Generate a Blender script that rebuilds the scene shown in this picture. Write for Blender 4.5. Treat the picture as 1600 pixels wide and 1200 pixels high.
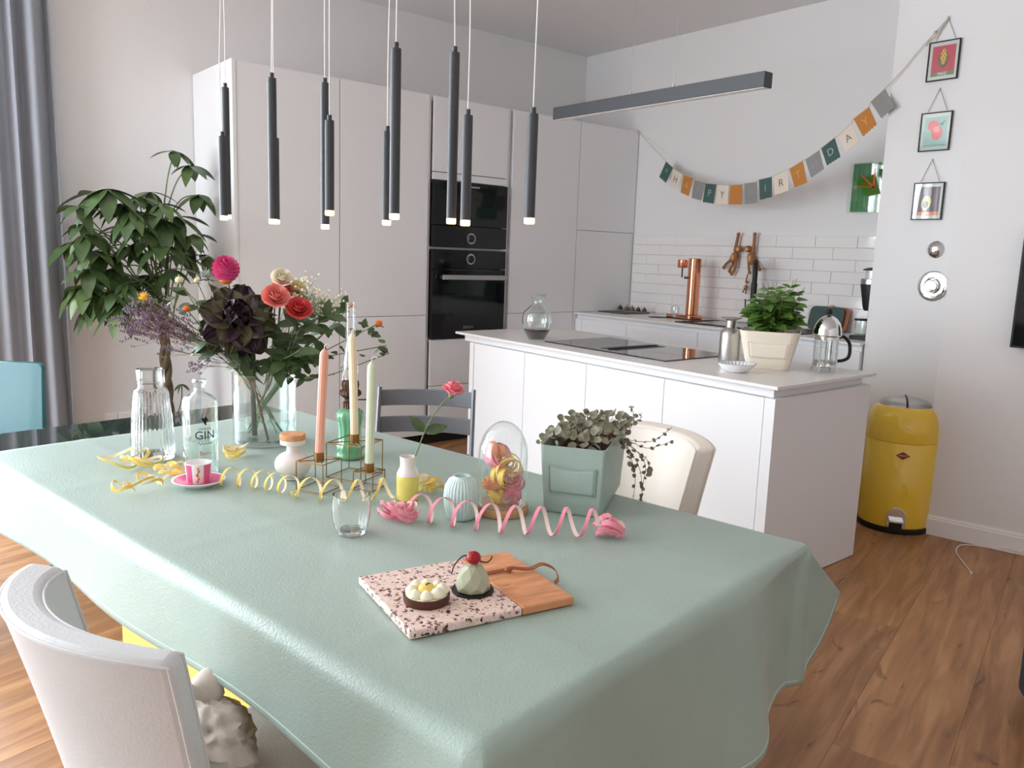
import bpy, bmesh, math, random
from mathutils import Vector, Matrix, noise
random.seed(7)
R = math.radians
PI = math.pi
for o in list(bpy.data.objects):
    bpy.data.objects.remove(o)
scn = bpy.context.scene
COL = scn.collection

# ---------------------------------------------------------------- camera
FPX, CAMH = 1269.0, 1.35
_yaw, _pit, _rol = R(50.707), R(9.025), R(1.985)
CF = Vector((math.cos(_yaw)*math.cos(_pit), math.sin(_yaw)*math.cos(_pit), -math.sin(_pit)))
_r = Vector((math.sin(_yaw), -math.cos(_yaw), 0)); _u = _r.cross(CF)
CR = _r*math.cos(_rol) + _u*math.sin(_rol)
CU = -_r*math.sin(_rol) + _u*math.cos(_rol)
CAM = Vector((0, 0, CAMH))
cd = bpy.data.cameras.new('camera'); cam = bpy.data.objects.new('camera', cd); COL.objects.link(cam)
cam.matrix_world = Matrix(((CR.x, CU.x, -CF.x, 0), (CR.y, CU.y, -CF.y, 0), (CR.z, CU.z, -CF.z, CAMH), (0, 0, 0, 1)))
cd.sensor_fit = 'HORIZONTAL'; cd.sensor_width = 36.0; cd.lens = FPX/1600*36; cd.clip_start = .02
scn.camera = cam

# ---------------------------------------------------------------- world, daylight, exposure
w = bpy.data.worlds.new('sky'); scn.world = w; w.use_nodes = True
bg = w.node_tree.nodes['Background']; bg.inputs[0].default_value = (.78, .88, 1, 1); bg.inputs[1].default_value = 1.2
def area(name, loc, direction, sx, sy, energy, col):
    l = bpy.data.lights.new(name, 'AREA'); l.shape = 'RECTANGLE'; l.size = sx; l.size_y = sy; l.energy = energy; l.color = col
    o = bpy.data.objects.new(name, l); COL.objects.link(o); o.location = loc
    o.rotation_euler = Vector(direction).to_track_quat('-Z', 'Z').to_euler()
    return o
area('window_left_offscreen', (-3.5, 3.3, 1.5), (1, 0, -.06), 3.3, 2.4, 150, (.82, .915, 1))
area('window_back_offscreen', (-1.25, 5.66, 1.5), (0, -1, -.08), 3.5, 2.4, 330, (.84, .925, 1))
scn.cycles.transparent_max_bounces = 40; scn.cycles.max_bounces = 14; scn.cycles.diffuse_bounces = 6; scn.cycles.transmission_bounces = 14
scn.view_settings.view_transform = 'Standard'; scn.view_settings.look = 'None'
scn.view_settings.gamma = 1; scn.view_settings.use_curve_mapping = False
scn.view_settings.exposure = 0.56

# ---------------------------------------------------------------- pixel -> place helpers (1600x1200 frame)
def ray(x, y): return CF + CR*((x-800)/FPX) - CU*((y-600)/FPX)
def P(x, y, z=0.0):
    d = ray(x, y); return CAM + d*((z-CAMH)/d.z)
def PX(x, y, X):
    d = ray(x, y); return CAM + d*(X/d.x)
def PY(x, y, Y):
    d = ray(x, y); return CAM + d*(Y/d.y)
def PN(x, y, p0, n):
    d = ray(x, y); return CAM + d*((Vector(p0)-CAM).dot(n)/d.dot(n))
def depth(p): return (Vector(p)-CAM).dot(CF)
def mpp(p): return depth(p)/FPX
def away(p):
    v = Vector((p[0], p[1], 0)); return v.normalized()
def hz(B, px, py):            # height above B.z of the point seen at (px,py) over the base B
    return PN(px, py, B, away(B)).z - B[2]
def base(px, pyfront, wpx, z):   # centre of a round base whose front edge is seen at pyfront; returns centre, radius
    f = P(px, pyfront, z); r = wpx/2*mpp(f); return f + away(f)*r, r
def at(px, py, B, off=0.0):   # point seen at (px,py) in the upright plane through B facing the camera, pushed back by off
    n = away(B); return PN(px, py, Vector(B)+n*off, n)

# ---------------------------------------------------------------- materials
def lin(c):
    c = c/255; return c/12.92 if c <= .04045 else ((c+.055)/1.055)**2.4
def C(r, g, b): return (lin(r), lin(g), lin(b), 1)
def hx(col, k): return tuple(min(1, x*k) for x in col[:3])+(1,)
def mat(name, col, rough=.5, metal=0, spec=.5, trans=0, ior=1.45, bump=0, bscale=60, var=0, vscale=8, sheen=0, coat=0, emit=None, estr=0, sss=0, stretch=None, aniso=0):
    m = bpy.data.materials.new(name); m.use_nodes = True
    nt = m.node_tree; b = nt.nodes['Principled BSDF']
    b.inputs['Base Color'].default_value = col; b.inputs['Roughness'].default_value = rough
    b.inputs['Metallic'].default_value = metal; b.inputs['Specular IOR Level'].default_value = spec
    b.inputs['Transmission Weight'].default_value = trans; b.inputs['IOR'].default_value = ior
    b.inputs['Sheen Weight'].default_value = sheen; b.inputs['Coat Weight'].default_value = coat
    if sss:
        b.inputs['Subsurface Weight'].default_value = sss; b.inputs['Subsurface Radius'].default_value = (.01, .006, .004)
    if emit:
        b.inputs['Emission Color'].default_value = emit; b.inputs['Emission Strength'].default_value = estr
    if bump or var:
        tc = nt.nodes.new('ShaderNodeTexCoord'); mp = nt.nodes.new('ShaderNodeMapping')
        nt.links.new(tc.outputs['Object'], mp.inputs[0])
        if stretch: mp.inputs['Scale'].default_value = stretch
    if bump:
        n = nt.nodes.new('ShaderNodeTexNoise'); n.inputs['Scale'].default_value = bscale; n.inputs['Detail'].default_value = 4
        nt.links.new(mp.outputs[0], n.inputs['Vector'])
        bp = nt.nodes.new('ShaderNodeBump'); bp.inputs['Strength'].default_value = bump; bp.inputs['Distance'].default_value = .01
        nt.links.new(n.outputs['Fac'], bp.inputs['Height']); nt.links.new(bp.outputs[0], b.inputs['Normal'])
    if var:
        n = nt.nodes.new('ShaderNodeTexNoise'); n.inputs['Scale'].default_value = vscale; n.inputs['Detail'].default_value = 5
        nt.links.new(mp.outputs[0], n.inputs['Vector'])
        r = nt.nodes.new('ShaderNodeValToRGB'); r.color_ramp.elements[0].position = .3; r.color_ramp.elements[1].position = .7
        r.color_ramp.elements[0].color = hx(col, 1-var); r.color_ramp.elements[1].color = hx(col, 1+var)
        nt.links.new(n.outputs['Fac'], r.inputs[0]); nt.links.new(r.outputs[0], b.inputs['Base Color'])
    return m
def thin_glass(name, tint=(1, 1, 1, 1), edge=1.5, refl=1.0):
    m = bpy.data.materials.new(name); m.use_nodes = True; nt = m.node_tree; nt.nodes.clear()
    out = nt.nodes.new('ShaderNodeOutputMaterial'); mx = nt.nodes.new('ShaderNodeMixShader')
    t = nt.nodes.new('ShaderNodeBsdfTransparent'); t.inputs[0].default_value = tint
    g = nt.nodes.new('ShaderNodeBsdfGlossy'); g.inputs['Roughness'].default_value = .01; g.inputs[0].default_value = (refl, refl, refl, 1)
    f = nt.nodes.new('ShaderNodeLayerWeight'); f.inputs[0].default_value = .5
    pw = nt.nodes.new('ShaderNodeMath'); pw.operation = 'POWER'; pw.inputs[1].default_value = 2.6; nt.links.new(f.outputs['Facing'], pw.inputs[0])
    ma = nt.nodes.new('ShaderNodeMath'); ma.operation = 'MULTIPLY_ADD'; ma.inputs[1].default_value = .75; ma.inputs[2].default_value = ((edge-1)/(edge+1))**2; nt.links.new(pw.outputs[0], ma.inputs[0])
    nt.links.new(ma.outputs[0], mx.inputs[0]); nt.links.new(t.outputs[0], mx.inputs[1]); nt.links.new(g.outputs[0], mx.inputs[2])
    nt.links.new(mx.outputs[0], out.inputs[0]); return m

M = {}
M['wall'] = mat('wall_paint', C(231, 229, 228), .85, bump=.05, bscale=180)
M['ceil'] = mat('ceiling_paint', C(231, 229, 228), .9)
M['trim'] = mat('white_trim', C(240, 238, 236), .4)
M['cab'] = mat('matt_white_cabinet', C(234, 234, 235), .42, spec=.4)
M['cabin'] = mat('handle_channel', C(234, 234, 235), .42)
M['island'] = mat('matt_white_island', C(234, 234, 235), .42, spec=.4)
M['stone'] = mat('pale_worktop', C(228, 225, 222), .3, bump=.02, bscale=300, var=.03, vscale=60)
M['toe'] = mat('dark_plinth', C(35, 33, 32), .6)
M['blk'] = mat('black_gloss', C(12, 12, 13), .06)
M['blkm'] = mat('black_matt', C(20, 20, 21), .45)
M['hob'] = mat('hob_glass', C(28, 28, 29), .05, coat=.5)
M['ovwin'] = mat('oven_window', C(22, 27, 27), .05)
M['steel'] = mat('brushed_steel', C(185, 182, 178), .3, 1)
M['chrome'] = mat('chrome', C(225, 225, 226), .06, 1)
M['alu'] = mat('dull_aluminium', C(190, 187, 182), .38, 1, bump=.06, bscale=40)
M['copper'] = mat('polished_copper', C(232, 160, 125), .13, 1)
M['brass'] = mat('aged_brass', C(150, 112, 66), .38, 1)
M['rust'] = mat('dark_bronze', C(84, 58, 44), .5, .6, bump=.3, bscale=90)
M['pend'] = mat('anthracite_metal', C(74, 76, 79), .5, .25)
M['bulb'] = mat('warm_diffuser', C(255, 225, 190), .5, emit=(1, .55, .24, 1), estr=3.5)
M['cord'] = mat('white_cord', C(238, 236, 232), .6)
M['tile'] = mat('glazed_tile', C(236, 232, 229), .07, bump=.12, bscale=9, coat=.3)
M['grout'] = mat('grout', C(231, 228, 225), .9)
M['glass'] = thin_glass('clear_glass')
M['glass2'] = thin_glass('thick_clear_glass', (.96, .985, .98, 1), 1.75)
M['cut'] = mat('cut_glass', (1, 1, 1, 1), .02, trans=1, ior=1.35)
M['water'] = thin_glass('water', (.93, .97, .96, 1), 1.33)
M['tglass'] = mat('dark_table_glass', C(52, 62, 60), .04, coat=.4)
M['yellow'] = mat('yellow_lacquer', C(240, 200, 62), .16, coat=.5)
M['ypanel'] = mat('yellow_panel', C(245, 214, 110), .45)
M['leather'] = mat('white_leather', C(217, 219, 220), .48, bump=.12, bscale=220, var=.03, vscale=5)
M['cream'] = mat('cream_leather', C(240, 230, 218), .5, bump=.1, bscale=220)
M['greywood'] = mat('grey_lacquered_wood', C(120, 121, 126), .35, bump=.04, bscale=30, stretch=(1, 1, 8))
M['teal'] = mat('teal_plastic', C(34, 104, 112), .2, coat=.2)
M['curtain'] = mat('grey_curtain', C(150, 155, 164), .85, sheen=.3, bump=.1, bscale=400, var=.05, vscale=30, stretch=(1, 1, .1))
M['felt'] = mat('charcoal_felt', C(52, 53, 56), .95, bump=.6, bscale=260, var=.35, vscale=220)
M['plantleaf'] = mat('dark_green_leaf', C(72, 94, 54), .38, var=.25, vscale=14)
M['plantleaf2'] = mat('mid_green_leaf', C(92, 114, 66), .38, var=.25, vscale=14)
M['bark'] = mat('trunk_bark', C(96, 86, 62), .8, bump=.5, bscale=50)
M['basil'] = mat('basil_leaf', C(92, 128, 52), .4, var=.25, vscale=40)
M['stemg'] = mat('green_stem', C(112, 132, 82), .5)
M['stemb'] = mat('brown_stem', C(120, 78, 60), .6)
M['silver'] = mat('silver_leaf', C(138, 138, 116), .6, var=.2, vscale=60)
M['soil'] = mat('soil', C(70, 50, 40), .95, bump=.6, bscale=80)
M['terra'] = mat('terracotta_inner', C(170, 110, 84), .8)
M['felt_mint'] = mat('mint_leather', C(165, 184, 174), .55, bump=.15, bscale=260, var=.04, vscale=12)
M['felt_cream'] = mat('cream_leather_pot', C(236, 226, 208), .6, bump=.1, bscale=260)
M['white_cer'] = mat('white_ceramic', C(240, 232, 226), .35)
M['mint_cer'] = mat('pale_mint_ceramic', C(206, 226, 222), .28)
M['cork'] = mat('cork', C(214, 160, 116), .8, bump=.3, bscale=120, var=.12, vscale=70)
M['yel_cer'] = mat('yellow_glaze', C(246, 226, 122), .4)
M['lampgreen'] = mat('jade_glass', C(112, 174, 130), .15, coat=.5)
M['pinkc'] = mat('pink_wax', C(244, 176, 152), .45, sss=.3)
M['creamc'] = mat('cream_wax', C(248, 228, 196), .45, sss=.3)
M['mintc'] = mat('pale_green_wax', C(222, 228, 200), .45, sss=.3)
M['wick'] = mat('wick', C(240, 232, 220), .8)
M['spink'] = mat('pink_paper', C(246, 150, 168), .7)
M['spinkl'] = mat('pale_pink_paper', C(250, 222, 214), .7)
M['syel'] = mat('yellow_paper', C(250, 216, 116), .7)
M['syell'] = mat('pale_yellow_paper', C(252, 238, 206), .7)
M['sora'] = mat('peach_paper', C(245, 160, 120), .7)
M['coral'] = mat('coral_petal', C(246, 158, 148), .55)
M['rosepink'] = mat('rose_pink_petal', C(246, 140, 150), .55)
M['rosered'] = mat('red_petal', C(226, 92, 92), .55)
M['magenta'] = mat('magenta_petal', C(222, 88, 148), .6)
M['whitep'] = mat('white_petal', C(248, 242, 222), .6)
M['creamp'] = mat('cream_petal', C(244, 232, 184), .6)
M['orange'] = mat('orange_petal', C(240, 122, 36), .6)
M['yelp'] = mat('yellow_petal', C(248, 196, 60), .6)
M['purp'] = mat('lilac_floret', C(128, 106, 128), .7)
M['kale'] = mat('purple_kale', C(54, 36, 44), .5, var=.3, vscale=20)
M['kaleg'] = mat('olive_kale', C(78, 72, 50), .5, var=.3, vscale=20)
M['bleaf'] = mat('bouquet_leaf', C(76, 96, 58), .5, var=.25, vscale=30)
M['thistle'] = mat('silver_thistle', C(150, 158, 150), .6)
M['wood_mk'] = mat('teak', C(150, 98, 56), .5, bump=.1, bscale=40, var=.15, vscale=20, stretch=(1, 1, .2))
M['wood_base'] = mat('pale_wood', C(206, 158, 110), .5, var=.1, vscale=14, stretch=(6, 1, 1))
M['white'] = mat('plain_white', C(246, 244, 242), .5)
M['ink'] = mat('black_ink', C(25, 25, 27), .6)
M['gold'] = mat('gold_print', C(190, 140, 60), .35, .7)
M['pencil'] = mat('pencil_grey', C(120, 112, 106), .8)
M['chalk'] = mat('pale_chalk', C(176, 182, 176), .8)
M['chalko'] = mat('pale_orange_chalk', C(216, 164, 112), .8)
M['chalkg'] = mat('grey_chalk', C(158, 156, 154), .8)
M['fgreen'] = mat('dark_green_felt', C(70, 98, 92), .85, bump=.1, bscale=300)
M['fcream'] = mat('cream_felt', C(228, 214, 198), .85, bump=.1, bscale=300)
M['forange'] = mat('ochre_felt', C(194, 128, 62), .85, bump=.1, bscale=300)
M['fgrey'] = mat('grey_felt', C(146, 144, 142), .85, bump=.1, bscale=300)
M['twine'] = mat('beige_twine', C(196, 182, 166), .85)

# ---------------------------------------------------------------- mesh builder
class MB:
    def __init__(s): s.v = []; s.f = []
    def add(s, vs, fs):
        k = len(s.v); s.v += [Vector(v) for v in vs]; s.f += [tuple(i+k for i in f) for f in fs]; return s
    def box(s, x0, x1, y0, y1, z0, z1, T=None):
        vs = [Vector((x, y, z)) for z in (z0, z1) for y in (y0, y1) for x in (x0, x1)]
        if T: vs = [T(v) if callable(T) else T @ v for v in vs]
        return s.add(vs, [(0, 2, 3, 1), (4, 5, 7, 6), (0, 1, 5, 4), (2, 6, 7, 3), (0, 4, 6, 2), (1, 3, 7, 5)])
    def prism(s, poly, z0, z1, T=None):
        n = len(poly); vs = [Vector((p[0], p[1], z)) for z in (z0, z1) for p in poly]
        if T: vs = [T(v) if callable(T) else T @ v for v in vs]
        return s.add(vs, [tuple(range(n-1, -1, -1)), tuple(range(n, 2*n))] + [(i, (i+1) % n, n+(i+1) % n, n+i) for i in range(n)])
    def lathe(s, prof, n=40, T=None, mod=None, loop=False):
        vs = []; m = len(prof)
        for i in range(n):
            a = 2*PI*i/n
            for k, (r, z) in enumerate(prof):
                rr = r*mod(a, k, z) if mod else r
                vs.append(Vector((rr*math.cos(a), rr*math.sin(a), z)))
        if T: vs = [T(v) if callable(T) else T @ v for v in vs]
        fs = []
        for i in range(n):
            j = (i+1) % n
            for k in range(m if loop else m-1):
                q = (k+1) % m
                fs.append((i*m+k, j*m+k, j*m+q, i*m+q))
        if not loop:
            if prof[0][0] > 1e-6: fs.append(tuple(i*m for i in range(n-1, -1, -1)))
            if prof[-1][0] > 1e-6: fs.append(tuple(i*m+m-1 for i in range(n)))
        return s.add(vs, fs)
    def tube(s, pts, r, n=8, cap=True, flat=1.0):
        pts = [Vector(p) for p in pts]; m = len(pts); vs = []; prev = None
        for i, p in enumerate(pts):
            t = (pts[min(i+1, m-1)]-pts[max(i-1, 0)])
            t = t.normalized() if t.length > 1e-9 else Vector((0, 0, 1))
            if prev is None:
                a = Vector((0, 0, 1)) if abs(t.z) < .9 else Vector((1, 0, 0)); u = t.cross(a).normalized()
            else:
                u = prev - t*prev.dot(t); u = u.normalized() if u.length > 1e-6 else t.orthogonal().normalized()
            prev = u; w = t.cross(u); rr = r[i] if isinstance(r, (list, tuple)) else r
            for k in range(n):
                a = 2*PI*k/n; vs.append(p+u*(rr*math.cos(a))+w*(rr*flat*math.sin(a)))
        fs = [(i*n+k, i*n+(k+1) % n, (i+1)*n+(k+1) % n, (i+1)*n+k) for i in range(m-1) for k in range(n)]
        if cap: fs += [tuple(range(n-1, -1, -1)), tuple(range((m-1)*n, m*n))]
        return s.add(vs, fs)
    def ribbon(s, pts, wid, th=.0006):      # wid: list of (half-width vector); thin double-sided strip with thickness along its normal
        pts = [Vector(p) for p in pts]; m = len(pts); vs = []
        for i, p in enumerate(pts):
            t = (pts[min(i+1, m-1)]-pts[max(i-1, 0)]).normalized(); w = wid[i]; n = t.cross(w).normalized()*th/2
            vs += [p-w-n, p+w-n, p+w+n, p-w+n]
        fs = [(i*4+k, i*4+(k+1) % 4, i*4+4+(k+1) % 4, i*4+4+k) for i in range(m-1) for k in range(4)]
        fs += [(3, 2, 1, 0), tuple((m-1)*4+k for k in range(4))]
        return s.add(vs, fs)
    def grid(s, fn, nu, nv, wrap=False):
        vs = [fn(i/(nu if wrap else nu-1), j/(nv-1)) for i in range(nu) for j in range(nv)]
        fs = [(i*nv+j, ((i+1) % nu)*nv+j, ((i+1) % nu)*nv+j+1, i*nv+j+1) for i in range(nu if wrap else nu-1) for j in range(nv-1)]
        return s.add(vs, fs)
    def ball(s, c, r, n=12, m=8, T=None, mod=None):
        c = Vector(c); r = (r, r, r) if not isinstance(r, (tuple, list)) else r; vs = []
        for j in range(m+1):
            th = PI*j/m
            for i in range(n):
                a = 2*PI*i/n; d = Vector((math.sin(th)*math.cos(a), math.sin(th)*math.sin(a), math.cos(th)))
                k = mod(d) if mod else 1
                v = Vector((d.x*r[0]*k, d.y*r[1]*k, d.z*r[2]*k))
                if T: v = T @ v
                vs.append(c+v)
        return s.add(vs, [(j*n+i, j*n+(i+1) % n, (j+1)*n+(i+1) % n, (j+1)*n+i) for j in range(m) for i in range(n)])
    def mesh(s, name, m, smooth=True, ang=38, merge=True):
        me = bpy.data.meshes.new(name); bm = bmesh.new(); vv = [bm.verts.new(v) for v in s.v]
        for f in s.f:
            g = []
            for i in f:
                if vv[i] not in g: g.append(vv[i])
            if len(g) > 2:
                try: bm.faces.new(g)
                except ValueError: pass
        if merge: bmesh.ops.remove_doubles(bm, verts=bm.verts, dist=1e-6)
        bmesh.ops.recalc_face_normals(bm, faces=bm.faces); bm.to_mesh(me); bm.free()
        if smooth: me.shade_smooth(); me.set_sharp_from_angle(angle=R(ang))
        me.materials.append(M[m] if isinstance(m, str) else m); return me
    def build(s, name, m, parent=None, smooth=True, ang=38, bevel=0, seg=2, merge=True):
        o = bpy.data.objects.new(name, s.mesh(name, m, smooth, ang, merge)); COL.objects.link(o)
        if parent: o.parent = parent
        if bevel:
            b = o.modifiers.new('bevel', 'BEVEL'); b.width = bevel; b.segments = seg; b.limit_method = 'ANGLE'; b.angle_limit = R(35)
        return o
def tag(o, label, cat, group=None):
    o['label'] = label; o['category'] = cat
    if group: o['group'] = group
    return o
def thing(name, label, cat, loc=(0, 0, 0), rz=0, group=None):
    o = bpy.data.objects.new(name, None); COL.objects.link(o); o.location = loc; o.rotation_euler = (0, 0, rz)
    o.empty_display_size = .05
    return tag(o, label, cat, group)
def struct(o): o['kind'] = 'structure'; return o
def inst(name, me, parent=None, Mx=None):
    o = bpy.data.objects.new(name, me); COL.objects.link(o)
    if parent: o.parent = parent
    if Mx is not None: o.matrix_basis = Mx
    return o
def frame(org, xd, zd):         # matrix with local x along xd and local z near zd
    x = Vector(xd).normalized(); z = Vector(zd); z = (z-x*z.dot(x)); z = z.normalized() if z.length > 1e-6 else x.orthogonal().normalized()
    y = z.cross(x); return Matrix(((x.x, y.x, z.x, org[0]), (x.y, y.y, z.y, org[1]), (x.z, y.z, z.z, org[2]), (0, 0, 0, 1)))
def text_geo(body, size=1.0, ext=0.0):
    cu = bpy.data.curves.new('t', 'FONT'); cu.body = body; cu.size = size; cu.extrude = ext; cu.align_x = 'CENTER'; cu.align_y = 'CENTER'; cu.resolution_u = 4
    o = bpy.data.objects.new('t', cu); COL.objects.link(o); dg = bpy.context.evaluated_depsgraph_get(); dg.update()
    me = bpy.data.meshes.new_from_object(o.evaluated_get(dg))
    vs = [v.co.copy() for v in me.vertices]; fs = [tuple(p.vertices) for p in me.polygons]
    bpy.data.objects.remove(o); bpy.data.curves.remove(cu); bpy.data.meshes.remove(me); return vs, fs
def text_part(name, body, size, fn, m, parent):   # flat print laid on a surface by fn(x, y)
    vs, fs = text_geo(body, size); b = MB(); b.add([fn(v.x, v.y) for v in vs], fs)
    return b.build(name, m, parent, smooth=False, merge=False)
def arc(a0, a1, n): return [a0+(a1-a0)*i/(n-1) for i in range(n)]
def spline(pts, n=8):          # Catmull-Rom through pts
    pts = [Vector(p) for p in pts]; q = [pts[0]*2-pts[1]]+pts+[pts[-1]*2-pts[-2]]; out = []
    for i in range(1, len(q)-2):
        for k in range(n):
            t = k/n; a, b, c, d = q[i-1:i+3]
            out.append(.5*((2*b)+(c-a)*t+(2*a-5*b+4*c-d)*t*t+(3*b-a-3*c+d)*t**3))
    return out+[pts[-1]]

# ================================================================ STRUCTURE
CEIL = 3.06
def sbox(name, m, *boxes, bevel=0):
    b = MB()
    for q in boxes: b.box(*q)
    return struct(b.build(name, m, None, smooth=False, bevel=bevel, merge=False))
floor = sbox('floor', 'toe', (-3.4, 5.3, -3.2, 5.56, -.12, -.02))
sbox('ceiling', 'ceil', (-3.4, 5.7, -3.2, 5.56, CEIL, CEIL+.12))
WX0, WX1, WZ0, WZ1 = -3.05, .60, .12, 2.72
wall_back = sbox('wall_back', 'wall', (-3.4, WX0, 5.36, 5.56, -.02, CEIL), (WX1, 5.3, 5.36, 5.56, -.02, CEIL), (WX0, WX1, 5.36, 5.56, -.02, WZ0), (WX0, WX1, 5.36, 5.56, WZ1, CEIL),
     (WX1+.02, 1.035, 5.325, 5.36, -.02, CEIL))
wall_kitchen = sbox('wall_kitchen', 'wall', (5.1, 5.3, 2.32, 5.36, -.02, CEIL))
sbox('wall_pier', 'wall', (4.5, 5.3, 1.79, 2.32, -.02, CEIL))
C0 = Vector((4.24, 1.795, 0)); WD = Vector((.188, -.982, 0)).normalized(); WN = Vector((WD.y, -WD.x, 0))   # WN points into the room
if WN.x > 0: WN = -WN
b = MB(); e = C0+WD*5.05
b.prism([(C0.x, C0.y), (e.x, e.y), (5.6, -3.2), (5.6, 1.795)], -.02, CEIL)
wall_right = struct(b.build('wall_right', 'wall', None, smooth=False))
LY0, LY1, LZ0, LZ1 = 1.6, 5.0, .12, 2.75
sbox('wall_left', 'wall', (-3.4, -3.2, -3.2, LY0, -.02, CEIL), (-3.4, -3.2, LY1, 5.56, -.02, CEIL), (-3.4, -3.2, LY0, LY1, -.02, LZ0), (-3.4, -3.2, LY0, LY1, LZ1, CEIL))
sbox('wall_rear', 'wall', (-3.4, 5.5, -3.2, -3.0, -.02, CEIL))
def window(name, axis, a0, a1, z0, z1, mid, n):
    """frame in the wall opening; axis 'x': runs along x at y=mid"""
    def T(v): return Vector((v.x, mid+v.y, v.z)) if axis == 'x' else Vector((mid+v.y, v.x, v.z))
    b = MB(); fr = .06
    b.box(a0, a1, -.04, .04, z0, z0+fr, T); b.box(a0, a1, -.04, .04, z1-fr, z1, T); b.box(a0, a0+fr, -.04, .04, z0, z1, T); b.box(a1-fr, a1, -.04, .04, z0, z1, T)
    for i in range(1, n):
        x = a0+(a1-a0)*i/n; b.box(x-.045, x+.045, -.04, .04, z0, z1, T)
    o = struct(b.build(name, 'trim', None, smooth=False, merge=False))
    for i in range(n):
        x0 = a0+(a1-a0)*i/n; x1 = a0+(a1-a0)*(i+1)/n
        MB().box(x0+.04, x1-.04, -.004, .004, z0+fr-.01, z1-fr+.01, T).build('pane', 'glass', o, smooth=False)
    return o
window('window_1', 'y', LY0, LY1, LZ0, LZ1, -3.3, 3)
window('window_2', 'x', WX0, WX1, WZ0, WZ1, 5.47, 4)

# baseboards: tall board with a moulded top bead
def baseboard(name, p0, p1, n, h=.105):
    p0, p1, n = Vector(p0), Vector(p1), Vector(n).normalized()
    prof = [(0, 0), (.018, 0), (.018, h*.78), (.013, h*.82), (.013, h*.9), (.006, h*.95), (.006, h), (0, h)]
    b = MB(); vs = []
    for p in (p0, p1): vs += [p+n*q[0]+Vector((0, 0, q[1])) for q in prof]
    k = len(prof); b.add(vs, [tuple(range(k-1, -1, -1)), tuple(range(k, 2*k))]+[(i, (i+1) % k, k+(i+1) % k, k+i) for i in range(k)])
    return struct(b.build(name, 'trim', None, smooth=False))
baseboard('baseboard_right', C0+Vector((0, .018, 0)), C0+WD*5, WN)
baseboard('baseboard_pier', (4.5, 2.31, 0), (4.5, 1.80, 0), (-1, 0, 0))
baseboard('baseboard_back', (1.04, 5.36, 0), (1.74, 5.36, 0), (0, -1, 0))

# floor planks, each its own board
def wood_mat():
    m = bpy.data.materials.new('oak_plank'); m.use_nodes = True; nt = m.node_tree; N = nt.nodes; Lk = nt.links.new
    b = N['Principled BSDF']; tc = N.new('ShaderNodeTexCoord'); oi = N.new('ShaderNodeObjectInfo')
    off = N.new('ShaderNodeVectorMath'); off.operation = 'SCALE'; off.inputs[0].default_value = (37, 19, 0)
    Lk(oi.outputs['Random'], off.inputs['Scale'])
    ad = N.new('ShaderNodeVectorMath'); Lk(tc.outputs['Object'], ad.inputs[0]); Lk(off.outputs[0], ad.inputs[1])
    mp = N.new('ShaderNodeMapping'); mp.inputs['Scale'].default_value = (1.1, 11, 1); Lk(ad.outputs[0], mp.inputs[0])
    n1 = N.new('ShaderNodeTexNoise'); n1.inputs['Scale'].default_value = 2.2; n1.inputs['Detail'].default_value = 8; n1.inputs['Distortion'].default_value = .7; Lk(mp.outputs[0], n1.inputs['Vector'])
    r = N.new('ShaderNodeValToRGB'); cr = r.color_ramp; cr.elements[0].position = .28; cr.elements[0].color = C(138, 94, 58); cr.elements[1].position = .72; cr.elements[1].color = C(188, 140, 96)
    e = cr.elements.new(.5); e.color = C(164, 116, 74); Lk(n1.outputs['Fac'], r.inputs[0])
    # knots: sparse dark spots
    mk = N.new('ShaderNodeMapping'); mk.inputs['Scale'].default_value = (2.2, 6.5, 1); Lk(ad.outputs[0], mk.inputs[0])
    n2 = N.new('ShaderNodeTexNoise'); n2.inputs['Scale'].default_value = 1.6; n2.inputs['Detail'].default_value = 3; n2.inputs['Distortion'].default_value = 1.5; Lk(mk.outputs[0], n2.inputs['Vector'])
    r2 = N.new('ShaderNodeValToRGB'); r2.color_ramp.elements[0].position = .655; r2.color_ramp.elements[0].color = (0, 0, 0, 1); r2.color_ramp.elements[1].position = .76; r2.color_ramp.elements[1].color = (.8, .8, .8, 1); Lk(n2.outputs['Fac'], r2.inputs[0])
    mx = N.new('ShaderNodeMixRGB'); mx.inputs[2].default_value = C(62, 42, 28); Lk(r2.outputs[0], mx.inputs[0]); Lk(r.outputs[0], mx.inputs[1])
    hs = N.new('ShaderNodeHueSaturation'); mr = N.new('ShaderNodeMapRange'); mr.inputs['To Min'].default_value = .82; mr.inputs['To Max'].default_value = 1.12; Lk(oi.outputs['Random'], mr.inputs[0]); Lk(mr.outputs[0], hs.inputs['Value']); Lk(mx.outputs[0], hs.inputs['Color'])
    Lk(hs.outputs[0], b.inputs['Base Color']); b.inputs['Roughness'].default_value = .42
    bp = N.new('ShaderNodeBump'); bp.inputs['Strength'].default_value = .15; bp.inputs['Distance'].default_value = .004; Lk(n1.outputs['Fac'], bp.inputs['Height']); Lk(bp.outputs[0], b.inputs['Normal'])
    return m
M['oak'] = wood_mat()
def clip(poly, ax, lim, keep_less):
    out = []
    for i in range(len(poly)):
        a, b = poly[i], poly[(i+1) % len(poly)]
        ina = (a[ax] <= lim) == keep_less; inb = (b[ax] <= lim) == keep_less
        if ina: out.append(a)
        if ina != inb:
            t = (lim-a[ax])/(b[ax]-a[ax]); out.append((a[0]+(b[0]-a[0])*t, a[1]+(b[1]-a[1])*t))
    return out
pa = R(15.2); pdx, pdy = math.cos(pa), math.sin(pa); PWD = .285; PLEN = 2.3; rs = random.Random(3)
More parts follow.
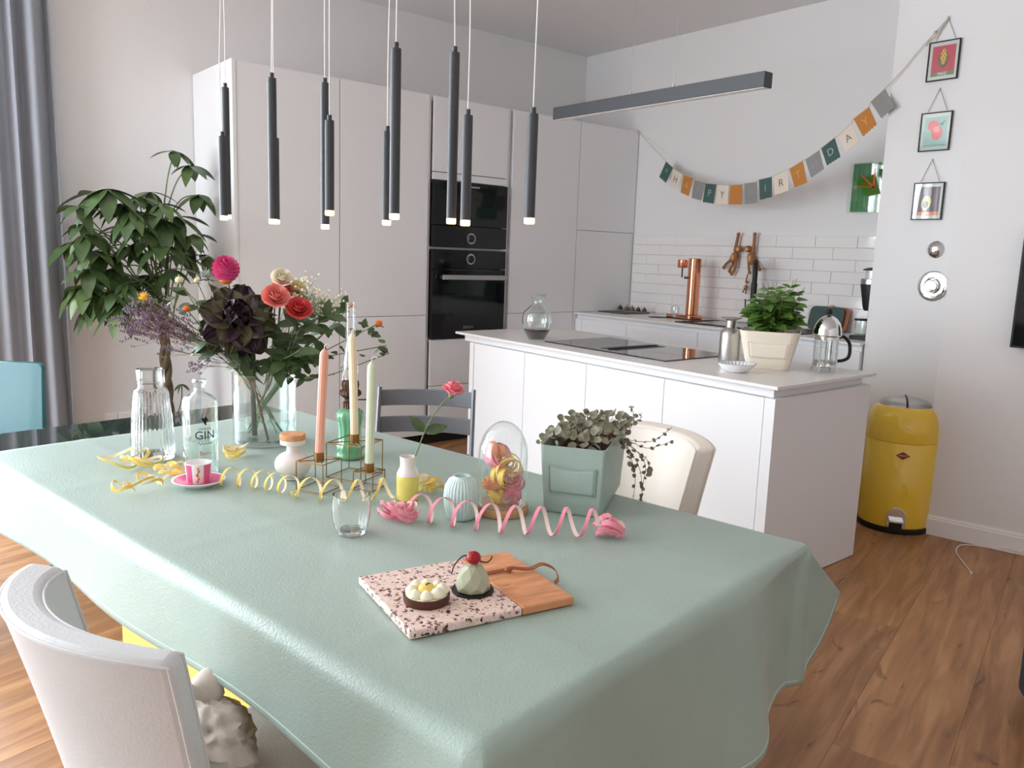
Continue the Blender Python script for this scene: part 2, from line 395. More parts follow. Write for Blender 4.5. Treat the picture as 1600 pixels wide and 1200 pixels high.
for row in range(-20, 24):
    d0 = .183+row*PWD; sh = rs.random()*PLEN
    for k in range(-4, 4):
        s0 = k*PLEN+sh; g = .0004
        poly = [(s*pdx-d*pdy, s*pdy+d*pdx) for s, d in ((s0+g, d0+g), (s0+PLEN-g, d0+g), (s0+PLEN-g, d0+PWD-g), (s0+g, d0+PWD-g))]
        for ax, lim, ls in ((0, 4.98, True), (0, -3.19, False), (1, 5.355, True), (1, -2.995, False)):
            if poly: poly = clip(poly, ax, lim, ls)
        if len(poly) < 3: continue
        cx = sum(p[0] for p in poly)/len(poly); cy = sum(p[1] for p in poly)/len(poly)
        loc = [((p[0]-cx)*pdx+(p[1]-cy)*pdy, -(p[0]-cx)*pdy+(p[1]-cy)*pdx) for p in poly]
        o = MB().prism(loc, -.02, rs.uniform(-.0006, 0)).build('plank', 'oak', floor, smooth=False)
        o.location = (cx, cy, 0); o.rotation_euler = (0, 0, pa)

# glazed wall tiles over the back worktop, each its own piece
MB().box(5.096, 5.1, 2.322, 4.69, .90, 1.548).build('grout_bed', 'grout', wall_kitchen, smooth=False)
TZ0, TZ1, TR, TL = .925, 1.547, 8, .30; th = (TZ1-TZ0)/TR; rs = random.Random(5)
def tile_mesh(w):
    return MB().box(-.007, 0, -w/2+.001, w/2-.001, -th/2+.001, th/2-.001).mesh('tile', 'tile', smooth=False)
cache = {}
for r_ in range(TR):
    y = 4.69 + (TL*.5 if r_ % 2 else TL*.05)
    while y > 2.33:
        a, b_ = max(y-TL, 2.324), min(y, 4.688)
        if b_-a > .02:
            wkey = round(b_-a, 4)
            if wkey not in cache: cache[wkey] = tile_mesh(wkey)
            o = inst('tile', cache[wkey], wall_kitchen)
            o.location = (5.095, (a+b_)/2, TZ0+th*(r_+.5)); o.rotation_euler = (rs.uniform(-.002, .002), rs.uniform(-.012, .012), rs.uniform(-.006, .006))
            bv = o.modifiers.new('bevel', 'BEVEL'); bv.width = .002; bv.segments = 2
        y -= TL

# outlet pair on the back wall
for k, x in enumerate((1.195, 1.275)):
    o = MB().box(-.038, .038, -.012, 0, -.04, .04).build('wall_outlet', 'white', None, smooth=False, bevel=.003)
    o.location = (x, 5.36, .262); tag(o, ['white wall socket of a pair, on the curtain side', 'white wall socket of a pair, on the plant side'][k], 'outlet', 'pair of wall sockets')
    MB().lathe([(.0, -.006), (.02, -.006), (.021, .0008), (.024, .0008), (.024, -.008), (0, -.008)], 24, Matrix.Translation((0, -.0125, 0)) @ Matrix.Rotation(PI/2, 4, 'X')).build('socket_face', 'cabin', o)

# ================================================================ KITCHEN UNITS
YC = 4.70; TOPZ = 2.376; DT = .02; g = .0018
def tall_unit(label, x0, x1, splits, extra=None, side=False):
    t = thing('tall_cabinet', label, 'cabinet', (x0, YC, 0), 0, 'tall kitchen units along the back wall')
    w = x1-x0
    MB().box(g, w-g, DT+.002, .655, .08, TOPZ-.002).build('carcass', 'cab', t, smooth=False, merge=False)
    MB().box(g, w-g, .06, .64, 0, .08).build('plinth', 'toe', t, smooth=False)
    for z0, z1 in splits:
        MB().box(g, w-g, 0, DT, z0+g, z1-g).build('door', 'cab', t, smooth=False, bevel=.0012)
    if side: MB().box(-.02, g-.0005, -.004, .655, 0, TOPZ+.004).build('side_panel', 'cab', t, smooth=False, bevel=.001)
    return t
tall_unit('tall white cabinet with a side panel beside the leafy plant', 1.765, 2.411, [(.08, .92), (.92, TOPZ)], side=True)
tall_unit('tall white two-door cabinet left of the ovens', 2.413, 3.064, [(.08, .92), (.92, TOPZ)])
ot = thing('oven_cabinet', 'tall white housing cabinet around the two black ovens', 'cabinet', (3.066, YC, 0), 0, 'tall kitchen units along the back wall')
def L(x): return x-3.066
MB().box(L(3.066), L(3.098), .03, .65, .08, TOPZ-.002).box(L(3.738), L(3.779), .03, .65, .08, TOPZ-.002).box(L(3.098), L(3.738), .56, .65, .08, TOPZ-.002).box(L(3.098), L(3.738), .03, .6, TOPZ-.03, TOPZ-.002).build('handle_channel', 'cabin', ot, smooth=False, merge=False)
MB().box(L(3.1), L(3.736), .0, .02, 1.889, TOPZ-.002).build('door', 'cab', ot, smooth=False, bevel=.0012)
MB().box(L(3.1), L(3.736), .0, .02, 1.836, 1.884).build('filler', 'cab', ot, smooth=False, bevel=.001)
for z0, z1 in ((.08, .42), (.424, .748)): MB().box(L(3.1), L(3.736), .0, .02, z0, z1).build('drawer_front', 'cab', ot, smooth=False, bevel=.0012)
MB().box(L(3.098), L(3.738), .06, .5, 0, .08).build('plinth', 'toe', ot, smooth=False)
for z_ in (.735, 1.3725): MB().box(L(3.1), L(3.736), .03, .55, z_, z_+.014).build('shelf', 'cab', ot, smooth=False)
tall_unit('tall white two-door cabinet right of the ovens', 3.781, 4.443, [(.08, .92), (.92, TOPZ)])
tall_unit('tall white corner cabinet with a square upper door over the worktop end', 4.445, 5.094, [(.08, .92), (.92, 1.560), (1.560, TOPZ)])

def oven(name, label, z0, z1, win, knobz, handle, logo):
    t = thing(name, label, 'oven', (3.418, YC-.012, z0), 0, None); W = .318; h = z1-z0
    MB().box(-W+.02, W-.02, .03, .53, .012, h-.012).build('body', 'blkm', t, smooth=False)
    kz = knobz-z0
    MB().box(-W, W, 0, .03, h-.13 if handle else .0, h if handle else .145).build('control_panel', 'blk', t, smooth=False, bevel=.002)
    d = MB().box(-W, W, 0, .03, 0 if handle else .149, h-.134 if handle else h).build('door', 'blk', t, smooth=False, bevel=.002)
    MB().box(win[0], win[1], -.0015, .001, win[2], win[3]).build('window', 'ovwin', d, smooth=False, bevel=.0005)
    k = MB().lathe([(0, 0), (.026, 0), (.027, .012), (.024, .016), (.0, .016)], 32, Matrix.Translation((0, 0, kz)) @ Matrix.Rotation(PI/2, 4, 'X')).build('knob', 'blk', t)
    MB().lathe([(.027, .0), (.037, .0), (.037, .006), (.027, .006)], 40, Matrix.Translation((0, 0, kz)) @ Matrix.Rotation(PI/2, 4, 'X'), loop=True).build('knob_ring', 'steel', k)
    for dx in (-.12, .12):
        text_part('panel_print', '|||||', .02, lambda x, y, dx=dx: Vector((dx+x*.6, -.0006, kz+y*.3)), 'pend', t)
    if handle:
        hb = MB().box(-.262, .30, -.05, -.034, h-.206, h-.172).build('handle', 'steel', t, smooth=False, bevel=.003)
        for hx0 in (-.25, .27): MB().box(hx0, hx0+.015, -.036, .0, h-.2, h-.178).build('handle_mount', 'steel', hb, smooth=False)
        MB().box(-.2, .2, -.001, .002, h-.139, h-.136).build('vent_slot', 'pend', t, smooth=False)
    if logo: text_part('maker_print', 'BOSCH', .026, lambda x, y: Vector((x-.005, -.0008, .075+y)), 'steel', d)
    return t
oven('built_in_oven', 'black built-in oven with a long steel bar handle', .755, 1.372, (-.22, .23, .16, .40), 1.31, True, True)
o2 = oven('compact_oven', 'black compact oven above the larger oven, no bar handle', 1.388, 1.83, (-.03, .21, .19, .37), 1.452, False, False)
MB().box(-.06, .06, -.006, 0, .412, .42).build('handle_lip', 'steel', o2, smooth=False)

# ---------------------------------------------------------------- island (corners read from the photograph, slightly out of square)
IO = Vector((2.787, 1.768, 0)); IL = Vector((.0356, .9994, 0)); IW = Vector((.9994, .028, 0)); ILEN, IWID, IZ = 2.305, .826, .876
def IT(v): return IO + IW*v.x + IL*v.y + Vector((0, 0, v.z))
def IP(px, py): # pixel on island top -> local
    return P(px, py, IZ)
wt = MB().box(0, IWID, 0, ILEN, IZ-.014, IZ, IT).build('island_worktop', 'stone', None, smooth=False, bevel=.0015)
tag(wt, 'thin pale grey worktop slab of the kitchen island', 'worktop')
i0 = .022
ga = MB().box(i0+.025, IWID-.05, .045, ILEN-.04, .8225, IZ-.0145, IT).build('island_channel', 'island', None, smooth=False)
tag(ga, 'white recessed channel strip under the island worktop', 'cabinet trim')
edges = [.07, .605, 1.128, 1.634, 2.128]
for k in range(4):
    t = thing('island_cabinet', ['white island door unit next to the end panel', 'white island door unit under the hob, beside the end unit', 'white island door unit under the hob, beside the tall-cabinet end unit', 'white island door unit nearest the ovens'][k], 'cabinet', (0, 0, 0), 0, 'island base units')
    a, b_ = edges[k], edges[k+1]
    MB().box(i0+.021, IWID-.04, a+.001, b_-.001, .07, .82, IT).build('carcass', 'island', t, smooth=False)
    MB().box(i0, i0+.019, a+.0016, b_-.0016, .07, .82, IT).build('door', 'island', t, smooth=False, bevel=.0012)
    MB().box(i0+.06, IWID-.08, a+.001, b_-.001, 0, .069, IT).build('plinth', 'toe', t, smooth=False)
for a, b_, lb in ((.018, .068, 'white side panel closing the island end towards the room'), (2.130, 2.172, 'white side panel closing the island end towards the ovens')):
    o = MB().box(i0-.002, IWID-.012, a, b_, .004, .822, IT).build('island_end_panel', 'island', None, smooth=False, bevel=.0012)
    tag(o, lb, 'cabinet panel')
# induction hob with a central extractor slot
hb = [P(849, 533, IZ), P(962, 526, IZ), P(1136, 556, IZ), P(1048, 566, IZ)]
hc = P(990, 545, IZ)
t = thing('induction_hob', 'black glass induction hob set into the island worktop', 'hob', IT(Vector((.42, 1.17, IZ))))
hl = .45; hw = .265
def HT(v): return IW*v.x+IL*v.y+Vector((0, 0, v.z))
MB().box(-hw, hw, -hl, hl, .0002, .006, HT).build('glass_plate', 'hob', t, smooth=False, bevel=.002)
MB().box(-.2, .2, -.06, .06, .0061, .0068, HT).build('extractor_recess', 'blkm', t, smooth=False)
MB().box(-.19, .19, -.012, .012, .007, .012, HT).build('extractor_grille', 'blkm', t, smooth=False, bevel=.002)

# ---------------------------------------------------------------- back worktop run
CZ = .92; CX0 = 4.452
o = MB().box(CX0, 5.094, 2.323, YC-.003, CZ-.014, CZ).build('back_worktop', 'stone', None, smooth=False, bevel=.0015)
tag(o, 'pale worktop along the tiled wall', 'worktop')
o = MB().box(CX0+.04, 5.05, 2.33, YC-.004, .862, CZ-.0145).build('back_channel', 'island', None, smooth=False)
tag(o, 'white recessed channel strip under the back worktop', 'cabinet trim')
ys = [4.695, PX(908, 520, CX0+.02).y, PX(979, 520, CX0+.02).y, PX(1089, 540, CX0+.02).y, PX(1292, 560, CX0+.02).y, 2.326]
for k in range(5):
    a, b_ = ys[k+1], ys[k]
    t = thing('base_cabinet', ['narrow white filler unit where the back run meets the tall cabinets', 'white drawer unit under the fig tray', 'white drawer unit under the copper water carbonator', 'wide white base unit under the sink', 'white base unit under the coffee grinder'][k], 'cabinet', (0, 0, 0), 0, 'back run base units')
    MB().box(CX0+.04, 5.09, a+.001, b_-.001, .07, .86).build('carcass', 'island', t, smooth=False)
    MB().box(CX0+.018, CX0+.038, a+.0016, b_-.0016, .07, .87).build('door', 'island', t, smooth=False, bevel=.0012)
    MB().box(CX0+.08, 5.08, a+.001, b_-.001, 0, .069).build('plinth', 'toe', t, smooth=False)
# sink
s0 = P(1066, 499, CZ); s1 = P(1290, 517, CZ)
SY1, SY0 = 3.74, 2.78; SX0, SX1 = 4.53, 4.98
t = thing('kitchen_sink', 'black inset sink with drainer in the back worktop', 'sink', (0, 0, 0))
MB().box(SX0, SX1, SY0, SY1, CZ+.0003, CZ+.006).build('rim', 'blkm', t, smooth=False, bevel=.002)
MB().box(SX0+.03, SX1-.08, 3.1, 3.62, CZ+.0062, CZ+.008).build('basin', 'blk', t, smooth=False)
for k in range(5): MB().box(SX0+.06+k*.06, SX0+.08+k*.06, 3.645, 3.72, CZ+.006, CZ+.009).build('drainer_rib', 'blkm', t, smooth=False, bevel=.001)
MB().lathe([(0, 0), (.028, 0), (.028, .006), (0, .006)], 24, Matrix.Translation((4.62, 3.06, CZ+.0065))).build('drain_cap', 'steel', t)
# ---------------------------------------------------------------- light bar over the island
bz = 2.148; t = thing('linear_pendant', 'long slim black bar lamp hanging over the island', 'lamp', (3.2, 2.9, bz-.033))
MB().box(-.03, .03, -.692, .692, 0, .066).build('housing', 'pend', t, smooth=False, bevel=.002)
MB().box(-.022, .022, -.685, .685, -.002, .001).build('diffuser', 'white', t, smooth=False)
for y in (.13, -.155):
    MB().lathe([(0, 0), (.006, 0), (.006, .02), (0, .02)], 12, Matrix.Translation((0, y, .066))).build('wire_clip', 'steel', t)
    MB().tube([(0, y, .085), (0, y, CEIL-bz+.031)], .0008, 6).build('wire', 'steel', t)
MB().box(-.04, .04, -.3, .3, CEIL-bz+.008, CEIL-bz+.033).build('ceiling_rose', 'pend', t, smooth=False)

# ================================================================ TABLE, CLOTH, CHAIRS
TNR = Vector((1.562, .903, 0)); _ta = R(99.5); TA = Vector((math.cos(_ta), math.sin(_ta), 0)); TB = Vector((TA.y, -TA.x, 0)); TLN, TW = 2.17, 1.0
TORG = TNR - TB*TW                       # near-left corner; local p along TA (far), q along TB (right)
def TT(v): return TORG + TB*v.x + TA*v.y + Vector((0, 0, v.z))
TZ = .7545                               # top of the cloth
t = thing('dining_table', 'dark glass dining table on a yellow base under a mint cloth', 'table', (0, 0, 0))
MB().box(.006, TW-.014, .014, TLN, .738, .75, TT).build('glass_top', 'tglass', t, smooth=False, bevel=.003)
MB().box(.27, .6, .55, 1.72, .02, .66, TT).build('pedestal', 'ypanel', t, smooth=False, bevel=.004)
MB().box(.2, .66, .48, 1.79, 0, .02, TT).build('foot_plate', 'steel', t, smooth=False, bevel=.003)
MB().box(.06, .94, .15, 2.0, .66, .7, TT).build('support_rail', 'steel', t, smooth=False, bevel=.002)
MB().box(.15, .85, .2, 1.95, .7, .737, TT).build('top_plate', 'steel', t, smooth=False, bevel=.002)

# draped cloth
OVL, OVR, OVN, CEND = .172, .29, .325, 1.91; BR = .028; SINK = 0
def bend(e, beta):
    """horizontal reach and drop of cloth hanging e past a rounded edge, beta = slope off vertical"""
    amax = PI/2-beta; e0 = BR*amax
    if e <= e0:
        a = e/BR; return BR*math.sin(a), BR*(1-math.cos(a))
    x, d = BR*math.sin(amax), BR*(1-math.cos(amax)); return x+(e-e0)*math.cos(amax), d+(e-e0)*math.sin(amax)
TAB = ((0, .12, 0), (20, .45, 0), (42, .80, .03), (56, .62, .03), (70, .30, .03), (81, -.10, .03), (90, -.16, .04))
def corner_r(phi):
    return 1/(((abs(math.cos(phi))/OVR)**2.4+(abs(math.sin(phi))/OVN)**2.4)**(1/2.4))
def corner(phi, r):          # right near corner: reach right, reach outward, drop
    dg = min(max(math.degrees(phi), 0), 90)
    for (d0, a0, b0), (d1, a1, b1) in zip(TAB, TAB[1:]):
        if dg <= d1+1e-6:
            f_ = (dg-d0)/(d1-d0); f_ = f_*f_*(3-2*f_); vx, vy = a0+(a1-a0)*f_, b0+(b1-b0)*f_; break
    m_ = max(math.hypot(vx, vy), 1e-4); h, dr = bend(r, math.asin(m_)); k = min(1, r/.07); k = k*k*(3-2*k)
    ux, uy = (1-k)*math.cos(phi)+k*vx/m_, (1-k)*math.sin(phi)+k*vy/m_
    return h*ux, h*uy, dr
def smooth(x): x = min(max(x, 0), 1); return x*x*(3-2*x)
def cloth(p, q):
    ex = -q if q < 0 else (q-TW if q > TW else 0); sx = -1 if q < 0 else 1; ov = OVL if q < 0 else OVR
    ey = -p if p < 0 else 0
    pc = max(p, 0); qc = min(max(q, 0), TW); hx_ = hy_ = dr = 0
    if ex > 0 and ey > 0:            # left near corner (the right one is a polar patch)
        phi = math.atan2(ey, ex); r = math.hypot(ex, ey)
        rr = 1/(((math.cos(phi)/ov)**3.2+(math.sin(phi)/OVN)**3.2)**(1/3.2)); rq = min(ov/max(math.cos(phi), 1e-6), OVN/max(math.sin(phi), 1e-6)); r *= rr/rq
        u = 1-abs(phi-PI/4)/(PI/4); h, dr = bend(r, R(7)+R(28)*(u*u*(3-2*u))); k = (phi-PI/4)/(PI/4); az = PI/4+PI/4*math.copysign(abs(k)**1.6, k)
        hx_, hy_ = h*math.cos(az), h*math.sin(az)
    elif ex > 0:
        h, dr = bend(ex, R(6)); hx_ = h*(1+.08*math.sin(p*5.2+.6))+.012*math.sin(p*7.3+1)*(ex/ov)
        if sx > 0:
            k = smooth(1-p/.25); cx, cy, cd_ = corner(0, ex); hx_ = hx_*(1-k)+cx*k; dr = dr*(1-k)+cd_*k
    elif ey > 0:
        h, dr = bend(ey, R(7)); wv = ey/OVN; hy_ = h+.028*wv*math.sin(q*9.5+1.9)*math.sin(PI*q/TW)+.01*wv*math.sin(q*21)*math.sin(PI*q/TW)
        k = smooth((q-.72)/.28); cx, cy, cd_ = corner(PI/2, ey); hx_ = cx*k; hy_ = hy_*(1-k)+cy*k; dr = dr*(1-k)+cd_*k
    P3 = TT(Vector((qc+sx*hx_, pc-hy_, TZ-dr)))
    if dr < 1e-6:                    # packing creases and soft undulation on the flat part
        cr = 0
        for c in (.30, .86, 1.42): cr += .0026*math.exp(-((p-c)/.018)**2)
        for c in (.26, .74): cr += .0024*math.exp(-((q-c)/.018)**2)
        P3.z += (cr*.6+.0009*(1+noise.noise(Vector((p*3.1, q*3.1, 0)))))*min(1, max(0, min(q, TW-q, p))/.08)
    return P3
def cloth_corner(phi, s):
    hx_, hy_, dr = corner(phi, s*corner_r(phi)); return TT(Vector((TW+hx_, -hy_, TZ-dr)))
def span(a, b, n): return [a+(b-a)*i/n for i in range(n)]
qs = span(-OVL, 0, 22)+span(0, .04, 4)+span(.04, TW-.04, 60)+span(TW-.04, TW, 4)+span(TW, TW+OVR, 30)+[TW+OVR]
ps = span(-OVN, 0, 30)+span(0, .04, 4)+span(.04, CEND, 110)+[CEND]
jR = 22+4+60+4; iN = 30           # column of q = TW, row of p = 0
b = MB(); nq = len(qs)
b.v = [cloth(p, q) if not (i < iN and j > jR) else Vector((0, 0, 0)) for i, p in enumerate(ps) for j, q in enumerate(qs)]
b.f = [(i*nq+j, i*nq+j+1, (i+1)*nq+j+1, (i+1)*nq+j) for i in range(len(ps)-1) for j in range(nq-1) if not (i < iN and j >= jR)]
NP = 72
b.grid(lambda u, v: cloth_corner(PI/2*u, v), NP+1, 31)
used = sorted({k for f in b.f for k in f}); remap = {k: n for n, k in enumerate(used)}
b.v = [b.v[k] for k in used]; b.f = [tuple(remap[k] for k in f) for f in b.f]
def cloth_mat():
    m = mat('mint_oilcloth', C(160, 180, 169), .40, spec=.55, bump=.16, bscale=230, sheen=.15, var=.05, vscale=5)
    return m
M['cloth'] = cloth_mat()
cl = b.build('tablecloth', 'cloth', None, ang=80); tag(cl, 'mint green leather-look cloth draped over the dining table', 'tablecloth')
sm = cl.modifiers.new('solid', 'SOLIDIFY'); sm.thickness = .0016; sm.offset = -1
M['hem'] = mat('pale_mint_stitch', C(196, 218, 206), .7)
ins = .012
edge = [cloth(p, -OVL+ins) for p in span(CEND, 0, 60)]+[cloth(p, -OVL+ins) for p in span(0, -OVN+ins, 14)]+[cloth(-OVN+ins, q) for q in span(-OVL+ins, TW, 80)]+[cloth_corner(PI/2*(1-u), .962) for u in span(0, 1, 60)]+[cloth(p, TW+OVR-ins) for p in span(0, CEND, 80)]
MB().tube([e_ + Vector((0, 0, .0002)) for e_ in edge], .0011, 5).build('hem_stitch', 'hem', cl)

# leather shell chair: local +y is the way the chair faces
def shell_chair(label, loc, facing, m, zt=.855, group=None, seatm='leather', w=.205):
    t = thing('dining_chair', label, 'chair', loc, math.atan2(facing[1], facing[0])-PI/2, group)
    # backrest: curved, tapering down, thick padded edge
    def surf(u, v, off):        # u -1..1 across, v 0..1 up
        half = R(44+3*v); rad = (w/math.sin(R(46)))*(.84+.16*v); a = u*half
        lean = -.075*v - .02*v*v
        y = -rad*math.cos(a)+rad*math.cos(R(46)) + lean - .14
        x = rad*math.sin(a)
        n = Vector((math.sin(a), -math.cos(a), .15)); z = .40+(zt-.40)*v - .012*abs(u)**3*v
        return Vector((x, y, z)) + n.normalized()*off
    th_ = .027; b = MB(); NU, NV = 25, 15
    vs = []
    for sgn in (1, -1):
        for i in range(NU):
            for j in range(NV): vs.append(surf(-1+2*i/(NU-1), j/(NV-1), sgn*th_))
    fs = []
    for s_ in (0, 1):
        k = s_*NU*NV
        for i in range(NU-1):
            for j in range(NV-1): fs.append((k+i*NV+j, k+(i+1)*NV+j, k+(i+1)*NV+j+1, k+i*NV+j+1))
    k = NU*NV
    for i in range(NU-1):
        for j in (0, NV-1): fs.append((i*NV+j, (i+1)*NV+j, k+(i+1)*NV+j, k+i*NV+j))
    for j in range(NV-1):
        for i in (0, NU-1): fs.append((i*NV+j, i*NV+j+1, k+i*NV+j+1, k+i*NV+j))
    br = b.add(vs, fs).build('backrest', m, t, ang=50, bevel=.012, seg=3)
    # piping round the outer and inner rim
    for sgn, nm in ((1, 'outer_seam'), (-1, 'inner_seam')):
        pts = [surf(-1+.012, v, sgn*(th_-.0005)) for v in arc(0, .985, 14)]+[surf(u, .985, sgn*(th_-.0005)) for u in arc(-.97, .97, 30)]+[surf(1-.012, v, sgn*(th_-.0005)) for v in arc(.985, 0, 14)]
        MB().tube(pts, .0022, 6).build(nm, m, br)
    def st(u, v):
        x = (u*2-1); y = (v*2-1); k = max(abs(x), abs(y)); return x, y
    b = MB(); n = 14; top = []; 
    poly = []
    for i in range(40):
        a = 2*PI*i/40; c, s_ = math.cos(a), math.sin(a); x = .215*math.copysign(abs(c)**.35, c); y = .225*math.copysign(abs(s_)**.35, s_)+.06; poly.append((x, y))
    b.prism(poly, .40, .475).build('seat', seatm, t, bevel=.02, seg=4)
    for sx in (-1, 1):
        for y in (-.14, .25):
            MB().tube([(sx*.18, y, .4), (sx*.2, y+(.03 if y > 0 else -.04), 0)], [.016, .011], 10).build('leg', 'steel', t)
    return t
cc = [P(85, 882, .855), P(275, 1030, .855)]; mid = (cc[0]+cc[1])/2
fac = TB
chair_a = shell_chair('white leather chair with a curved back, beige bag on its seat', (mid.x+.235*TB.x-.005, mid.y+.235*TB.y+.012, 0), TB, 'leather', .865)
ca = P(990, 668, .84); cb = P(1113, 699, .84)
cm = Vector((cb.x, cb.y, 0)) + Vector((0, .2, 0))
shell_chair('cream leather chair across the table, behind the mint planter', (cm.x-.27, cm.y+.005, 0), (-1, -.05, 0), 'cream', .853, None, 'cream', .215)
# crumpled fabric bag on the white chair
bc = P(335, 1175, .49); rr = random.Random(2)
b = MB()
def crump(d): return 1+.24*noise.noise(d*1.6+Vector((3, 1, 0)))-.30*abs(noise.noise(d*3.2))-.12*abs(noise.noise(d*7))
b.ball((0, 0, 0), (.075, .11, .05), 40, 26, None, crump)
tb = b.build('fabric_bag', 'felt_cream', None, ang=60); tb.location = (bc.x-.005, bc.y-.005, .528); tag(tb, 'crumpled beige fabric bag lying on the white chair seat', 'bag')
M['bagc'] = mat('beige_fabric', C(200, 188, 176), .85, bump=.3, bscale=30); tb.data.materials[0] = M['bagc']
b = MB()
b.grid(lambda u, v: Vector((-.03+.06*u, .02+.07*v, .048+.03*math.sin(v*3)+.012*math.sin(u*7+v*4))), 10, 10)
o = b.build('bag_flap', 'bagc', tb); o.modifiers.new('s', 'SOLIDIFY').thickness = .003

# grey slatted wooden high-back chair at the far corner of the table
gp0, gp1 = P(590, 603, .79), P(744, 610, .785)
gc = (gp0+gp1)/2; gd = (gp1-gp0); gd.z = 0; gw = gd.length/2; gd.normalize(); gn = Vector((-gd.y, gd.x, 0))
if gn.dot(TORG+TA*1.5-gc) < 0: gn = -gn
t = thing('ladder_back_chair', 'grey painted wooden chair with wide curved back slats', 'chair', (gc.x, gc.y, 0), math.atan2(gd.y, gd.x))
sgn = 1 if Vector((-gd.y, gd.x, 0)).dot(gn) > 0 else -1      # local y toward the table
def GY(y): return y*sgn
for sx in (-1, 1):
    MB().tube([(sx*(gw-.01), GY(.26), 0), (sx*(gw-.01), GY(.13), .4), (sx*(gw-.01), 0, .785)], [.019, .019, .018], 10, flat=.55).build('upright', 'greywood', t)
    MB().box(sx*(gw-.01)-.012, sx*(gw-.01)+.012, GY(.28)-.24, GY(.28)+.24, 0, .03).build('floor_rail', 'greywood', t, smooth=False, bevel=.004)
def slat(z0, z1, yb, dep):
    b = MB(); n = 15
    def pt(i, s_, z): 
        x = -gw+.012+(2*gw-.024)*i/(n-1); c = 1-((2*i/(n-1)-1))**2; return Vector((x, GY(yb-dep*c)+s_*.006, z))
    vs = [pt(i, s_, z) for i in range(n) for s_, z in ((-1, z0), (1, z0), (1, z1), (-1, z1))]
    fs = [(i*4+k, i*4+(k+1) % 4, i*4+4+(k+1) % 4, i*4+4+k) for i in range(n-1) for k in range(4)]+[(3, 2, 1, 0), tuple((n-1)*4+k for k in range(4))]
    return b.add(vs, fs).build('back_slat', 'greywood', t, ang=50, bevel=.003)
slat(.708, .776, .008, .05); slat(.60, .668, .042, .05); slat(.47, .53, .09, .03)
for z, y0, y1, nm in ((.43, .02, .40, 'seat_plate'), (.20, .12, .46, 'foot_plate')):
    ya, yb = sorted((GY(y0), GY(y1))); MB().box(-gw+.012, gw-.012, ya, yb, z, z+.018).build(nm, 'greywood', t, smooth=False, bevel=.004)
MB().tube([(-gw+.01, GY(.3), .1), (gw-.01, GY(.3), .1)], .008, 8).build('cross_bar', 'steel', t)

# teal moulded chair beyond the glass end of the table
tp = P(78, 566, .88); td = Vector((.72, -.69, 0)).normalized(); tn = Vector((-td.y, td.x, 0))
if tn.dot(TORG+TA*2-tp) < 0: tn = -tn
tc = tp - td*.21; t = thing('moulded_chair', 'glossy teal moulded chair beyond the bare glass end of the table', 'chair', (tc.x, tc.y, 0), math.atan2(td.y, td.x))
sg = 1 if Vector((-td.y, td.x, 0)).dot(tn) > 0 else -1
def sq(n, w_, h_, r_):
    out = []
    for cx, cy, a0 in ((w_-r_, h_-r_, 0), (-w_+r_, h_-r_, PI/2), (-w_+r_, -h_+r_, PI), (w_-r_, -h_+r_, 1.5*PI)):
        for i in range(n): a = a0+PI/2*i/(n-1); out.append((cx+r_*math.cos(a), cy+r_*math.sin(a)))
    return out
b = MB(); b.prism([(x, y) for x, y in sq(6, .21, .215, .03)], -.012, .012, lambda v: Vector((v.x, sg*(-.015+.1*(.2-v.y)*.6+.05*(v.x/.21)**2)+v.z, .665+v.y)))
b.build('backrest', 'teal', t, ang=40, bevel=.004)
MB().prism([(x, y+sg*.24) for x, y in sq(6, .21, .21, .04)], .44, .465).build('seat', 'teal', t, bevel=.004)
for sx in (-1, 1):
    for y in (.04, .43): MB().tube([(sx*.18, sg*y, .44), (sx*.19, sg*(y+(.02 if y > .2 else -.03)), 0)], [.016, .012], 10).build('leg', 'teal', t)
    MB().tube([(sx*.17, sg*.03, .45), (sx*.17, sg*.055, .5)], .014, 8).build('back_bracket', 'teal', t)

# curtain
b = MB(); cx0, cx1 = .30, .935; nx = 90
def curt(u, v):
    x = cx0+(cx1-cx0)*u; z = .02+2.78*v; ph = u*2*PI*6.5
    amp = .035+.012*math.sin(u*9); sl = (1-v)*.04*(u-.3)
    return Vector((x+.015*math.sin(ph*.5+1)+sl, 5.22+amp*math.sin(ph+.4*math.sin(v*3))+.01*math.sin(ph*2.1), z))
b.grid(curt, nx, 14); o = b.build('curtain', 'curtain', None, ang=80); tag(o, 'grey pleated curtain hanging beside the window', 'curtain')
o.modifiers.new('s', 'SOLIDIFY').thickness = .003
MB().tube([(-3.1, 5.22, 2.84), (1.0, 5.22, 2.84)], .012, 10).build('curtain_rail', 'steel', o)

# yellow pedal bin
bb, br_ = base(1392, 834, 110, 0); bh = hz(bb, 1392, 616); BR2 = br_
t = thing('pedal_bin', 'tall yellow pedal bin with a domed chrome flap lid', 'bin', (bb.x, bb.y, 0), math.atan2(-bb.y, -bb.x)+PI/2+R(5))
r0 = BR2*.99
MB().lathe([(0, 0), (r0*1.0, 0), (r0*1.01, .012), (r0*1.0, .03), (0, .03)], 64).build('base_ring', 'blkm', t)
sh = bh*.68
MB().lathe([(0, .03), (r0*.97, .03), (r0*.985, .05), (r0, sh-.004), (r0-.003, sh)], 64).build('body', 'yellow', t)
dome = [(r0, sh+.002), (r0*1.004, sh+.01), (r0*1.004, bh*.74)]
for i in range(1, 13):
    a = PI/2*i/12*.92; dome.append((r0*(.68+.324*math.cos(a)), bh*(.74+.195*math.sin(a))))
dl = MB().lathe(dome, 64).build('hood', 'yellow', t)
rt = dome[-1][0]; zt_ = dome[-1][1]; ch = bh-zt_
